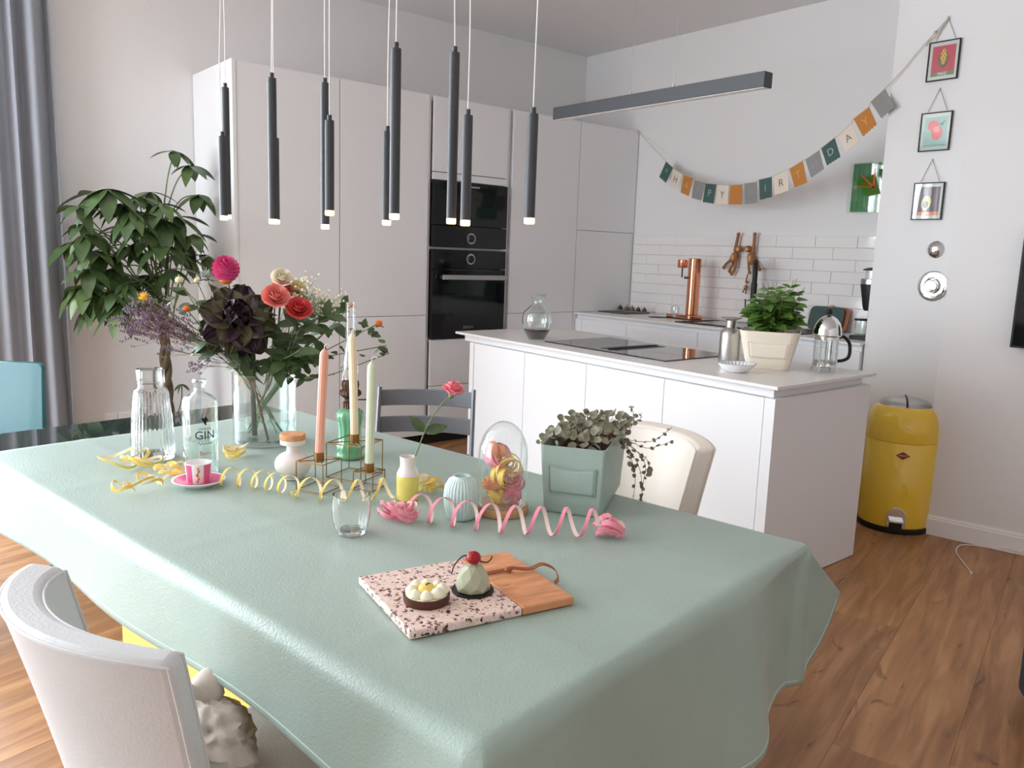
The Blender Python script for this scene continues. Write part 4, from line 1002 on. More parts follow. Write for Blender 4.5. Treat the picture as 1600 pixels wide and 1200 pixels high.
MB().lathe([(0, bt+.0002), (.008, bt+.0002), (.0082, bt+.0008), (0, bt+.0008)], 24, Matrix.Translation((sp+.02, bw*.42, 0))).build('maker_stamp', 'cork', t)
M['strap'] = mat('brown_leather_strap', C(150, 88, 56), .55)
lz = bt+.003
wp = [Vector((sp+.005, bw*.62, lz)), Vector((sp+(blen-sp)*.42, bw*.60, lz+.002)), Vector((sp+(blen-sp)*.55, bw*.58, lz+.006)), Vector((sp+(blen-sp)*.85, bw*.53, lz+.004)), Vector((blen+.008, bw*.50, lz+.012)), Vector((blen+.026, bw*.44, lz+.004)), Vector((blen+.022, bw*.36, lz-.006)), Vector((blen+.012, bw*.34, .006))]
pp = spline(wp, 8); MB().ribbon(pp, [Vector((0, .0035, .0015)) for _ in pp], .0018).build('leather_strap', 'strap', t)
MB().ball((sp+(blen-sp)*.5, bw*.59, lz+.003), (.008, .006, .005), 12, 8).build('strap_knot', 'strap', t)
# chocolate tartlet
bz_ = TZ+.0028+bt
B, r = base(666, 954, 74, bz_+.0005); H_ = hz(B, 666, 922)
M['choc'] = mat('chocolate_crust', C(84, 46, 34), .6, bump=.25, bscale=160); M['cream_'] = mat('whipped_cream', C(250, 244, 216), .5, sss=.3); M['curd'] = mat('passion_fruit_curd', C(246, 214, 110), .25, sss=.2)
t = thing('tartlet', 'chocolate tartlet with cream dollops on the terrazzo', 'cake', B)
th_ = H_*.75
MB().lathe([(0, 0), (r*.98, 0), (r, .003), (r*1.02, th_), (r*.94, th_), (r*.92, th_*.75), (0, th_*.72)], 56).build('crust', 'choc', t)
MB().lathe([(0, th_*.74), (r*.915, th_*.74), (r*.915, th_*.95), (r*.5, th_*1.05), (0, th_*1.08)], 40).build('filling', 'cream_', t)
rn3 = random.Random(4)
for k in range(8):
    a = 2*PI*k/8+.2; s = r*rn3.uniform(.26, .33); q = Vector((r*.66*math.cos(a), r*.66*math.sin(a), th_*.92))
    prf = [(0, 0), (s*.8, 0), (s, s*.35), (s*.92, s*.75), (s*.6, s*1.15), (s*.2, s*1.4), (0, s*1.45)]
    MB().lathe(prf, 20, Matrix.Translation(q)).build('cream_dollop', 'cream_', t)
MB().lathe([(0, 0), (r*.36, 0), (r*.4, r*.16), (r*.3, r*.34), (r*.12, r*.42), (0, r*.43)], 24, Matrix.Translation((0, 0, th_*1.02))).build('curd_centre', 'curd', t)
for k in range(3): MB().ball((rn3.uniform(-.005, .005), rn3.uniform(-.005, .005), th_*1.02+r*.43), (.002, .0012, .001), 8, 6).build('seed', 'ink', t)
# glazed dome cake on a black disc
B, r = base(738, 936, 68, bz_+.0005); H_ = hz(B, 733, 878)
M['glaze'] = mat('pale_green_glaze', C(178, 180, 152), .12, coat=.6, sss=.2); M['rasp'] = mat('raspberry', C(170, 24, 34), .35, bump=.3, bscale=200); M['vanilla'] = mat('vanilla_pod', C(50, 28, 22), .5)
t = thing('dome_cake', 'glossy pale green faceted dome cake topped with a red berry', 'cake', B)
MB().lathe([(0, 0), (r, 0), (r, .0025), (0, .0025)], 48).build('card_disc', 'blkm', t)
ro = r*.86; b = MB(); rings = [(ro, .0026, 0), (ro*.98, H_*.28, .5), (ro*.80, H_*.62, 0), (ro*.46, H_*.9, .5)]; nn = 8
vs = [Vector((q*math.cos(2*PI*(i+o)/nn), q*math.sin(2*PI*(i+o)/nn), z)) for q, z, o in rings for i in range(nn)]+[Vector((0, 0, H_)), Vector((0, 0, .0026))]
fs = []
for k in range(3):
    for i in range(nn):
        j = (i+1) % nn; a, b_, c_, d_ = k*nn+i, k*nn+j, (k+1)*nn+i, (k+1)*nn+j
        if rings[k][2] == 0: fs += [(a, b_, c_), (b_, d_, c_)]
        else: fs += [(a, d_, c_), (a, b_, d_)]
for i in range(nn): fs += [(3*nn+i, 3*nn+(i+1) % nn, 4*nn), ((i+1) % nn, i, 4*nn+1)]
b.add(vs, fs).build('glazed_dome', 'glaze', t, ang=12, bevel=.004, seg=3)
MB().ball((0, 0, H_+.008), (.013, .012, .011), 24, 16, None, lambda d: 1+.10*math.sin(d.x*16)*math.sin(d.y*16)*math.cos(d.z*14)).build('berry', 'rasp', t)
rt_ = CR.copy(); rt_.z = 0; rt_.normalize()
MB().tube(spline([Vector((0, 0, H_+.012)), -rt_*.018+Vector((0, 0, H_+.010)), -rt_*.032+Vector((0, 0, H_-.006)), -rt_*.037+Vector((0, 0, H_-.022))], 6), .0013, 6).build('vanilla_pod', 'vanilla', t)
MB().tube(spline([rt_*.006+Vector((0, 0, H_+.004)), rt_*.022+Vector((0, 0, H_+.0)), rt_*.03+Vector((0, 0, H_+.006)), rt_*.032+Vector((0, 0, H_+.012))], 6), .0012, 6).build('vanilla_pod', 'vanilla', t)
for k in range(7): MB().ball((rn3.uniform(-.012, .016), rn3.uniform(-.012, .012), H_*.985), .0014, 6, 4).build('gold_fleck', 'gold', t)

# ================================================================ FLOWERS AND PLANTS
VB, vr = base(414, 700, 98, TZ+.0028); VH = hz(VB, 414, 581); WLV = hz(VB, 414, 652)
t = thing('glass_vase', 'large clear cylinder vase half full of water, holding the bouquet', 'vase', VB)
MB().lathe(vessel([(vr*.96, 0), (vr, .004), (vr, VH*.97), (vr*1.01, VH)], .003), 64).build('vase_wall', 'glass2', t, ang=60)
MB().lathe([(0, .004), (vr*.93, .004), (vr*.95, .018), (0, .018)], 48).build('thick_base', 'cut', t)
MB().lathe([(0, .019), (vr-.0045, .019), (vr-.0045, WLV), (0, WLV)], 48).build('water', 'water', t)
mouth = VB+Vector((0, 0, VH)); fwd = away(VB); rnb = random.Random(11)
def foot(px, k=0.0): return VB+Vector((0, 0, .028))+CR.xy.to_3d()*((px-414)*mpp(VB))*.7+fwd*k
def flower_thing(nm, lb, cat, grp=None): return thing(nm, lb, cat, VB+Vector((0, 0, .03)), 0, grp)
def stem_to(t, head, m='stemg', r=.0022, fx=None, midp=None):
    o_ = Vector(t.location); hx_ = head-mouth; side = Vector((hx_.x, hx_.y, 0)); 
    rim = mouth+side.normalized()*min(vr*.8, side.length*.5) if side.length > 1e-4 else mouth.copy()
    f0 = VB-side.normalized()*vr*.55+Vector((0, 0, .03)) if fx is None else fx
    pts = [f0, (f0+rim)/2+Vector((0, 0, .0)), rim]+([midp] if midp else [])+[head]
    sp = spline([p-o_ for p in pts], 8); MB().tube(sp, r, 7).build('stem', m, t); return sp
def put(name, me, parent, pos, axis, spin=0):
    o = inst(name, me, parent); o_ = Vector(parent.location)
    o.matrix_basis = frame(Vector(pos)-o_, Vector(axis).orthogonal(), axis) @ Matrix.Rotation(spin, 4, 'Z'); return o
tocam = -fwd
# magenta ball dahlia
h = at(353, 420, VB, .02); s = 20*mpp(h); t = flower_thing('dahlia', 'magenta ball dahlia standing highest in the bouquet', 'flower')
stem_to(t, h); b = MB()
for i in range(120):
    z = 1-2*(i+.5)/120; 
    if z < -.8: continue
    a = i*2.39996; rr = math.sqrt(1-z*z); n = Vector((rr*math.cos(a), rr*math.sin(a), z)); u = n.cross(Vector((0, 0, 1))); u = u.normalized() if u.length > .01 else Vector((1, 0, 0)); v = u.cross(n).normalized()
    w_ = s*.2; p0 = n*s*.6
    b.add([p0-u*w_*.6, p0+u*w_*.6, n*s*.97+u*w_+v*w_*.3, n*s*1.08+v*w_*.5, n*s*.97-u*w_+v*w_*.3, n*s*.74+v*w_*.1], [(0, 1, 5), (1, 2, 5), (2, 3, 5), (3, 4, 5), (4, 0, 5)])
b.ball((0, 0, 0), s*.62, 16, 10)
put('bloom', b.mesh('bloom', 'magenta', smooth=False), t, h, tocam+Vector((0, 0, 1.2)))
MB().ball(h-Vector(t.location)-Vector((0, 0, s*.9)), (s*.5, s*.5, s*.3), 12, 8).build('calyx', 'orange', t)
# roses
for px, py, d, m, lb, of in ((430, 471, 33, 'coral', 'open coral pink rose low at the front of the bouquet', -.02), (440, 459, 28, 'rosepink', 'pink rose tucked between the coral and white roses', .03), (466, 489, 31, 'rosered', 'red rose beside the coral one', -.03), (440, 440, 26, 'whitep', 'white rose at the top of the rose group', .03), (462, 455, 22, 'creamp', 'cream rose beside the white one', .03)):
    h = at(px, py, VB, of-.03); t = flower_thing('rose', lb, 'flower', 'roses in the bouquet'); stem_to(t, h)
    o = put('bloom', rose_mb(d*mpp(h)*1.2, rnb, .75).mesh('bloom', m, ang=70), t, h, tocam*1.0+Vector((0, 0, .9))+CR*.1); MB().ball(h-Vector(t.location), .006, 8, 6).build('calyx', 'stemg', t)
# dark ornamental kale
h = at(372, 500, VB, -.05); t = flower_thing('ornamental_kale', 'dark purple ornamental kale head in the middle of the bouquet', 'flower')
fx = at(398, 680, VB, -.02); stem_to(t, h, 'kale', .008, fx)
S = 64*mpp(h)
def kale_leaf(l, w, cup, seed):
    b = MB()
    def f(u, v):
        a = (u-.5)*2; hw = w*math.sin(PI*min(1, .08+.80*v))**.7; ru = .06*l*math.sin(a*9+seed)*(v**2)+.05*l*math.sin(a*17+seed*2)*v**3
        return Vector((l*v*(1-.12*a*a), a*hw, cup*l*v*v+.35*hw*a*a+ru))
    return b.grid(f, 15, 8)
km = [kale_leaf(S*.95, S*.42, .0, k).mesh('outer_leaf', 'kaleg' if k != 1 else 'kale') for k in range(3)]; ki = [kale_leaf(S*.55, S*.34, .75, k+5).mesh('inner_leaf', 'kale') for k in range(3)]
axis = (tocam*1.0+Vector((0, 0, .55))).normalized(); u0 = axis.orthogonal().normalized(); v0 = axis.cross(u0); o_ = Vector(t.location)
for ring, (n, tilt, ms, nm, back) in enumerate(((9, -.25, km, 'outer_leaf', -.02), (8, .15, km, 'outer_leaf', -.008), (7, .55, ki, 'inner_leaf', 0), (6, 1.0, ki, 'inner_leaf', .004), (4, 1.6, ki, 'inner_leaf', .008))):
    for k in range(n):
        a = 2*PI*(k+.5*(ring % 2))/n+rnb.uniform(-.12, .12); d = u0*math.cos(a)+v0*math.sin(a)
        dd = (d+axis*tilt).normalized(); inst(nm, ms[k % 3], t, frame(h-o_+axis*back, dd, axis-d*.6))
# small spiky and orange heads
def spiky(px, py, dpx, m, lb, nm, of=0, n=40, ball=.45):
    h = at(px, py, VB, of); s = dpx/2*mpp(h); t = flower_thing(nm, lb, 'flower'); stem_to(t, h, 'stemg', .0016); b = MB()
    for i in range(n):
        z = 1-1.5*(i+.5)/n; a = i*2.39996; rr = math.sqrt(max(0, 1-z*z)); d = Vector((rr*math.cos(a), rr*math.sin(a), z)); w_ = d.orthogonal().normalized()*s*.07
        b.add([d*s*.3-w_, d*s*.3+w_, d*s*rnb.uniform(.85, 1.15)], [(0, 1, 2)])
    b.ball((0, 0, -s*.1), s*ball, 12, 8)
    put('bloom', b.mesh('bloom', m, smooth=False), t, h, tocam*.4+Vector((0, 0, 1)))
    lm_ = leaf_mb(s*1.5, s*.7, .1).mesh('bract', 'bleaf')
    for k in range(5):
        a = 2*PI*k/5; d = Vector((math.cos(a), math.sin(a), -.1)); inst('bract', lm_, t, frame(h-Vector(t.location)-Vector((0, 0, s*.55)), d, (0, 0, 1)))
    return t
spiky(225, 464, 22, 'yelp', 'spiky yellow flower at the outer edge of the bouquet', 'spiky_flower', -.02, 60)
spiky(592, 505, 15, 'orange', 'orange thistle-like flower on a long leafy branch by the candles', 'orange_flower', .02, 50, .7)
spiky(291, 482, 13, 'orange', 'orange flower head among the lilac sprays', 'orange_flower', -.03, 50, .7)
spiky(550, 476, 11, 'orange', 'small orange flower behind the lamp chimney', 'orange_flower', .06, 40, .7)
spiky(279, 437, 15, 'creamp', 'pale cream bud flower above the lilac sprays', 'pale_flower', .0, 40, .7)
spiky(307, 438, 13, 'creamp', 'small pale green bud flower beside the silver thistle', 'pale_flower', .03, 40, .6)
spiky(322, 429, 26, 'thistle', 'silver grey sea thistle below the dahlia', 'thistle_flower', .04, 46, .3)
# leafy sprays (each stem one thing, leaves as parts)
lms = [leaf_mb(.06, .03, .2).mesh('leaf', 'bleaf'), leaf_mb(.04, .02, .1).mesh('leaf', 'bleaf'), leaf_mb(.078, .036, .25).mesh('leaf', 'bleaf')]
def spray(lb, pts, nl, size, of=0.0, m='stemg', nm='leafy_sprig', r=.0016, w=1):
    P3 = [at(x, y, VB, of+.02*k*(1 if of >= 0 else -1)) for k, (x, y) in enumerate(pts)]; t = flower_thing(nm, lb, 'foliage', 'greenery in the bouquet')
    sp = stem_to(t, P3[-1], m, r, None, P3[0]) if len(P3) > 1 else stem_to(t, P3[0], m, r)
    o_ = Vector(t.location); full = spline([p-o_ for p in [mouth+(P3[0]-mouth)*.25]+P3], 8)
    for k in range(nl):
        q = full[int((k+1)/(nl+.5)*(len(full)-1))]; d = Vector((rnb.uniform(-1, 1), rnb.uniform(-1, 1), rnb.uniform(-.4, .7))); d = (d+tocam*.2).normalized()
        o = inst('leaf', lms[size if size < 3 else k % 3], t, frame(q, d, tocam*.7+Vector((0, 0, .8)))); o.scale = (w, w, w)
spray('long leafy branch reaching out towards the candles', [(500, 560), (545, 530), (580, 510), (604, 540)], 16, 1, .0)
spray('leafy branch ending in grey-green tufts by the wall cabinet', [(500, 590), (560, 560), (600, 550), (608, 552)], 12, 1, .03)
spray('dark leafy branch above the vase rim under the roses', [(455, 540), (490, 510), (520, 490)], 15, 0, -.02)
spray('broad-leaved sprig hanging over the vase rim beside the candle', [(460, 565), (490, 560), (503, 572)], 12, 0, -.04)
spray('leafy stem directly under the red rose', [(450, 560), (462, 530), (470, 508)], 13, 2, -.03)
spray('leafy stem under the coral rose', [(435, 560), (432, 520), (428, 490)], 12, 2, -.02)
spray('leafy stem bearing the pale buds', [(370, 540), (320, 490), (282, 445)], 14, 0, .0)
spray('olive leafy stem behind the kale', [(380, 540), (350, 470), (365, 445)], 12, 2, .05)
spray('leafy stem behind the lilac sprays', [(370, 560), (310, 510), (262, 470), (235, 466)], 16, 1, .01)
spray('low leafy stem over the left vase rim', [(380, 560), (345, 545), (310, 530)], 13, 2, -.02)
spray('dark green stem behind the cream roses', [(440, 540), (470, 490), (500, 470)], 14, 0, .05)
spray('leafy stem filling the space between roses and long branch', [(470, 550), (505, 520), (535, 500)], 15, 2, .02)
spray('leafy stem rising behind the white blossoms', [(450, 530), (500, 490), (540, 485)], 14, 0, .05)
spray('dark leaves low at the front of the vase rim', [(430, 570), (450, 560), (468, 548)], 12, 2, -.06)
spray('drooping stem with tiny leaves over the vase side', [(470, 590), (485, 585), (492, 590)], 9, 1, -.05)
# fine filler: white blossom sprays and lilac sprays, too fine to pick apart
def fine(lb, nm, tips, m, dot, ndot, spread, of=0, stemm='stemg'):
    t = flower_thing(nm, lb, 'flower spray', 'fine sprays in the bouquet'); o_ = Vector(t.location); bs = MB(); bd = MB()
    for px, py in tips:
        h = at(px, py, VB, of+rnb.uniform(-.04, .04)); root = mouth+(h-mouth)*.35+Vector((rnb.uniform(-.01, .01), rnb.uniform(-.01, .01), 0))
        bs.tube(spline([mouth-o_+Vector((0, 0, -.04)), root-o_, h-o_], 4), .0008, 4)
        for k in range(ndot):
            q = h+Vector((rnb.gauss(0, 1), rnb.gauss(0, 1), rnb.gauss(0, 1)))*spread; br = root+(h-root)*rnb.uniform(.55, 1)
            bs.tube([br-o_, q-o_], .0004, 3, False)
            if dot > 0: bd.ball(q-o_, dot*rnb.uniform(.7, 1.2), 6, 4)
            else:
                for j in range(3): bd.ball(q-o_+(h-br).normalized()*j*.004+Vector((rnb.uniform(-1, 1), rnb.uniform(-1, 1), rnb.uniform(-1, 1)))*.003, (-dot, -dot, -dot*1.6), 5, 3)
    a = bs.build('fine_stems', stemm, t, merge=False); a['kind'] = 'stuff'; c_ = bd.build('florets', m, t, merge=False); c_['kind'] = 'stuff'
fine('spray of tiny white blossoms beside the roses', 'blossom_spray', [(480, 455), (495, 462), (505, 470), (515, 478), (500, 488), (488, 478), (520, 468), (478, 440), (472, 448)], 'whitep', .0042, 22, .016, -.02)
fine('spray of small cream blossoms under the white rose', 'blossom_spray', [(458, 442), (470, 452), (480, 470), (468, 468)], 'creamp', .005, 12, .012, .0)
fine('hazy lilac sea-lavender spray spreading towards the carafe', 'lavender_spray', [(200, 500), (215, 490), (230, 480), (245, 492), (262, 500), (225, 510), (250, 515), (275, 505), (240, 505), (285, 520), (300, 525), (205, 515)], 'purp', -.0022, 26, .022, -.02, 'stemb')
fine('thin lilac twig hanging lowest beside the vase', 'lavender_spray', [(262, 545), (305, 570), (318, 563)], 'purp', -.002, 14, .012, -.03, 'stemb')
t = flower_thing('bare_stem', 'red-brown bare stem standing in the vase water', 'stem'); MB().tube([at(420, 690, VB, -.05)-VB-Vector((0, 0, .03)), at(396, 600, VB, -.03)-VB-Vector((0, 0, .03)), at(385, 540, VB, 0)-VB-Vector((0, 0, .03))], .004, 8).build('stalk', 'stemb', t)

# ---------------------------------------------------------------- planters
def planter(nm, lb, m, A, B_, Dd, topk, h, soil_m, org, pocket=True, rim_th=.004, skew=0.0, rad=.12):
    t = thing(nm, lb, 'planter', org); e1 = (B_-A); w = e1.length; e1.normalize(); e2 = Dd.normalized(); d = Dd.length
    c = A+e1*w/2+e2*d/2-Vector(org); c.z = 0
    def ring(k, z, inset=0.0):
        out = []
        for cx, cy, a0 in ((1, 1, 0), (-1, 1, PI/2), (-1, -1, PI), (1, -1, 1.5*PI)):
            for i in range(6):
                a = a0+PI/2*i/5; rr = rad*w*k; hx_ = w/2*k-inset; hy_ = d/2*k-inset
                out.append(c+e1*(cx*(hx_-rr)+rr*math.cos(a))+e2*(cy*(hy_-rr)+rr*math.sin(a))+Vector((0, 0, z)))
        return out
    n = 24; zs = [(0, 1.0, 0), (.004, 1.015, 0)]+[(h*q, 1+(topk-1)*q**.85, 0) for q in (.25, .5, .75, 1)]+[(h, topk, rim_th), (h*.82, 1+(topk-1)*.8, rim_th)]
    vs = []; 
    for z, k, ins in zs: vs += ring(k, z, ins)
    fs = [(r_*n+i, r_*n+(i+1) % n, (r_+1)*n+(i+1) % n, (r_+1)*n+i) for r_ in range(len(zs)-1) for i in range(n)]+[tuple(range(n-1, -1, -1))]
    MB().add(vs, fs).build('pot', m, t, ang=50)
    sr = ring(1+(topk-1)*.8, h*.84, rim_th+.001); MB().add(sr+[p-Vector((0, 0, .02)) for p in sr], [tuple(range(n)), tuple(range(2*n-1, n-1, -1))]+[(i, n+i, n+(i+1) % n, (i+1) % n) for i in range(n)]).build('soil', soil_m, t)
    if pocket:
        def fp(u, v, o_):           # on the front face
            z = h*v; k = 1+(topk-1)*v**.85; return c+e1*(u*w/2*k)-e2*(d/2*k+o_)+Vector((0, 0, z))
        b = MB()
        g0 = lambda u, v: fp(-.74+1.48*u, .30+(.42-.04*math.sin(PI*u))*v, .0022+.003*math.sin(PI*u)*math.sin(PI*v))
        q = b.grid(g0, 14, 8).build('pocket', m, t); q.modifiers.new('s', 'SOLIDIFY').thickness = .002
        pts = [fp(u, .30, .003) for u in arc(-.74, .74, 12)]+[fp(.74, v, .003) for v in arc(.3, .72, 6)]+[fp(u, .72-.04*math.sin(PI*(u+.74)/1.48), .0035) for u in arc(.74, -.74, 14)]+[fp(-.74, v, .003) for v in arc(.72, .3, 6)]
        MB().tube(pts, .0009, 5).build('pocket_edge', m, t)
    return t, c+Vector(org), e1, e2, w*topk/2, d*topk/2
# mint planter with silver trailing plant
A, Bq, Cq = TIP(849, 798), TIP(938, 809), TIP(968, 758)
zt = hz(A, 843, 692); Dq = (Cq-Bq); e1_ = (Bq-A).normalized(); Dq = Dq-e1_*Dq.dot(e1_)*.6
mo = (A+Cq)/2; mo.z = TZ+.0028
tm, mc, e1_, e2_, hw, hd = planter('mint_planter', 'mint leather-look planter with a front pocket', 'felt_mint', A, Bq, Dq, 1.14, zt, 'soil', mo, rad=.06)
mc.z = TZ+.0028
t = thing('trailing_plant', 'silver-grey trailing plant with round leaves in the mint planter', 'plant', (mc.x, mc.y, TZ+zt*.85))
def round_leaf(s, cup):
    b = MB(); vs = [Vector((0, 0, 0))]; n = 12
    for ring in (.55, 1):
        for i in range(n):
            a = 2*PI*i/n; k = 1-.35*max(0, math.cos(a+PI))**6; vs.append(Vector((s*ring*k*math.cos(a)+s*.5, s*ring*math.sin(a), s*cup*ring*ring+.1*s*math.sin(3*a)*ring)))
    vs[0] = Vector((s*.5, 0, -.02*s))
    return b.add(vs, [(0, 1+i, 1+(i+1) % n) for i in range(n)]+[(1+i, 1+n+i, 1+n+(i+1) % n, 1+(i+1) % n) for i in range(n)])
rl = [round_leaf(.0105, .3).mesh('leaf', 'silver'), round_leaf(.0085, -.3).mesh('leaf', 'silver'), round_leaf(.012, .15).mesh('leaf', 'silver'), round_leaf(.0058, .2).mesh('leaf', 'silver')]
rp = random.Random(21); bs = MB(); org = Vector(t.location); right = CR.xy.to_3d().normalized()
def rleaf(p, d, k, s=1):
    o = inst('leaf', rl[k], t, frame(p-org, d, -away(p)*.8+Vector((0, 0, .7))+Vector((rp.uniform(-.5, .5), rp.uniform(-.5, .5), 0)))); o.scale = (s, s, s)
for i in range(185):
    u, v = rp.uniform(-1, 1.12), rp.uniform(-1, 1); bu = 1-.25*(u*u+v*v)
    p = mc+e1_*(u*hw*.98)+e2_*(v*hd*.98); p.z = TZ+zt*.93+max(0, bu)*rp.uniform(.005, .058)+.012*max(0, u)
    root = Vector((mc.x+(p.x-mc.x)*.6, mc.y+(p.y-mc.y)*.6, TZ+zt*.8)); bs.tube(spline([root-org, (root+p)/2-org+Vector((0, 0, .008)), p-org], 3), .0006, 4, False)
    rleaf(p, Vector((rp.uniform(-1, 1), rp.uniform(-1, 1), rp.uniform(-.3, .3))), rp.choice((0, 0, 1, 2)))
def trail(pts, n, sz):
    pp = spline(pts, 8); bs.tube([q-org for q in pp], .0007, 5)
    for k in range(n):
        q = pp[int((k+.5)/n*(len(pp)-1))]; rleaf(q, Vector((rp.uniform(-1, 1), rp.uniform(-1, 1), rp.uniform(-.8, .4))), sz, rp.uniform(.7, 1.1))
edge_r = mc+e1_*hw*.9+e2_*hd*.2; edge_r.z = TZ+zt*.98
for pts, n, sz in (([(985, 705), (1000, 735), (1003, 770), (998, 785)], 12, 3), ([(990, 700), (1008, 725), (1005, 755), (1000, 790)], 12, 3), ([(980, 700), (992, 740), (990, 775), (988, 790)], 10, 3), ([(988, 700), (1012, 720), (1010, 745)], 9, 1), ([(975, 695), (985, 720), (990, 735)], 9, 1),
                   ([(985, 690), (1010, 700), (1035, 695), (1052, 688)], 8, 3), ([(985, 688), (1015, 690), (1032, 682), (1050, 668)], 8, 3), ([(975, 680), (990, 660), (988, 640), (983, 634)], 7, 1), ([(965, 675), (985, 665), (1000, 655), (1002, 645)], 6, 1), ([(940, 680), (942, 655), (938, 640)], 6, 1), ([(895, 675), (897, 660)], 4, 1), ([(858, 690), (860, 668)], 4, 3), ([(850, 692), (838, 690)], 3, 3)):
    trail([edge_r if pts[0][0] > 970 else at(pts[0][0], pts[0][1]+15, mc)]+[at(x, y, edge_r if x > 960 else mc, .01) for x, y in pts], n, sz)
s_ = bs.build('stems', 'stemb', t, merge=False); s_['kind'] = 'stuff'
# cream planter with mint herb on the island
A, Bq = P(1166, 575, IZ+.0008), P(1231, 580, IZ+.0008); e1_ = (Bq-A).normalized(); e2_ = Vector((-e1_.y, e1_.x, 0))
if e2_.dot(away(A)) < 0: e2_ = -e2_
wq = (Bq-A).length; zt = hz(A, 1157, 515); mo = (A+Bq)/2+e2_*wq/2
_, mc, e1_, e2_, hw, hd = planter('cream_planter', 'cream leather-look planter with a front pocket on the island', 'felt_cream', A, Bq, e2_*wq, 1.46, zt, 'soil', mo, rad=.16)
mc.z = IZ
t = thing('potted_herb', 'bushy green mint herb growing in the cream planter', 'plant', (mc.x, mc.y, IZ+zt*.8))
hl = [leaf_mb(.085, .055, .3, .25).mesh('leaf', 'basil'), leaf_mb(.065, .042, .2, .2).mesh('leaf', 'basil'), leaf_mb(.045, .028, .1, .2).mesh('leaf', 'basil')]
rp = random.Random(31); bs = MB(); org = Vector(t.location)
tips = [(1192, 442), (1200, 440), (1214, 440), (1240, 438), (1245, 436), (1257, 449), (1180, 462), (1190, 470), (1205, 465), (1220, 460), (1235, 458), (1250, 470), (1178, 485), (1195, 490), (1210, 485), (1225, 480), (1240, 485), (1248, 497), (1186, 505), (1205, 500), (1230, 500), (1175, 475), (1215, 450), (1228, 446), (1200, 455), (1184, 452), (1222, 495), (1212, 508), (1194, 512), (1240, 505)]
for k, (x, y) in enumerate(tips):
    tip = at(x, y, mc, rp.uniform(-.08, .08)); root = mc+(tip-mc)*.35; root.z = IZ+zt*.82
    sp = spline([root-org, (root+tip)/2-org+Vector((0, 0, .02)), tip-org], 6); bs.tube(sp, .0014, 5)
    for j in range(4):
        q = sp[int(len(sp)*(.35+.64*j/4))]; a0 = rp.uniform(0, 6.28)
        for s2 in (0, PI):
            d = Vector((math.cos(a0+s2), math.sin(a0+s2), rp.uniform(-.1, .5))); inst('leaf', hl[0 if j < 2 else (1 if j < 3 else 2)], t, frame(q, d, (0, 0, 1)+0*d if False else Vector((0, 0, 1))-away(tip)*.5))
    if k >= 29: break
bs.build('stems', 'stemg', t, merge=False)['kind'] = 'stuff'
# money tree in the corner
pb = PY(262, 668, 4.93); pb = Vector((pb.x, 4.93, 0))
t = thing('potting_tub', 'dark round plant tub on the floor in the corner', 'pot', pb)
MB().lathe([(0, 0), (.13, 0), (.14, .01), (.165, .30), (.155, .30), (.15, .26), (0, .26)], 40).build('tub', 'blkm', t); MB().lathe([(0, .261), (.149, .261), (0, .27)], 30).build('soil', 'soil', t)
t = thing('money_tree', 'tall money tree with a braided trunk and large finger-shaped leaves', 'plant', (pb.x, pb.y, .265))
org = Vector(t.location)
for k in range(3):
    pts = []
    for i in range(40):
        s = i/39; a = 2*PI*(s*1.6+k/3); rr = .022*(1-.3*s); pts.append(Vector((rr*math.cos(a), rr*math.sin(a), -.01+s*.62)))
    MB().tube(pts, [.024*(1-.45*i/39) for i in range(40)], 10).build('trunk', 'bark', t)
crown = org+Vector((0, 0, .60)); rp = random.Random(8)
lfm = [leaf_mb(.22, .09, .22, .18, 9).mesh('leaflet', 'plantleaf'), leaf_mb(.19, .078, .3, .18, 9).mesh('leaflet', 'plantleaf2'), leaf_mb(.16, .068, .18, .2, 9).mesh('leaflet', 'plantleaf')]
heads = [(273, 236), (296, 258), (312, 304), (168, 295), (188, 318), (122, 322), (150, 300), (215, 308), (236, 300), (252, 318), (148, 366), (190, 352), (222, 356), (258, 344), (275, 338), (302, 366), (322, 398), (132, 366), (160, 396), (114, 378), (200, 385), (226, 376), (252, 382), (286, 396), (148, 392), (172, 420), (135, 448), (150, 440), (196, 442), (214, 430), (180, 455), (238, 430), (268, 420), (205, 330), (240, 350), (130, 350), (282, 372), (150, 472), (186, 478), (210, 462), (122, 446), (166, 458), (228, 452), (140, 420)]
for k, (x, y) in enumerate(heads):
    yy = rp.uniform(4.62, 5.05) if k > 2 else 4.95
    p = PY(x, y, yy)
    if p.x > 1.715: p.x = 1.715 - rp.uniform(0, .03)
    br = crown+Vector((rp.uniform(-.05, .05), rp.uniform(-.05, .05), rp.uniform(-.05, .45)))
    if k < 3: br = crown+Vector((0, 0, .55))
    if p.z < br.z: br.z = max(crown.z-.12, p.z-.06)
    lf = MB().tube(spline([br-org, (br+p)/2-org+Vector((0, 0, .07)), p-org], 6), [.0045-.0001*i for i in range(13)], 6).build('leaf_stalk', 'stemg', t)
    out = Vector((p.x-crown.x, p.y-crown.y, 0)); out = out.normalized() if out.length > .01 else Vector((0, -1, 0)); out = (out*.6+tocam*.6).normalized()
    nl = rp.choice((5, 6, 6, 7)); sc = rp.uniform(.8, 1.05)*(.95 if k > 2 else .9)
    for j in range(nl):
        a = (j/(nl-1)-.5)*R(230); d = Matrix.Rotation(a, 3, 'Z') @ out; d.z = -rp.uniform(.0, .95) - .2*math.cos(a)
        d.normalize(); q = p.copy(); tip = q+d*.2*sc
        if tip.x > 1.73: d.x -= (tip.x-1.73)/(.2*sc)
        if tip.y > 5.12: d.y -= (tip.y-5.12)/(.2*sc)
        o = inst('leaflet', lfm[rp.choice((0, 0, 1, 2))], lf, frame(p-org, d, (0, 0, 1))); o.scale = (sc, sc, sc)
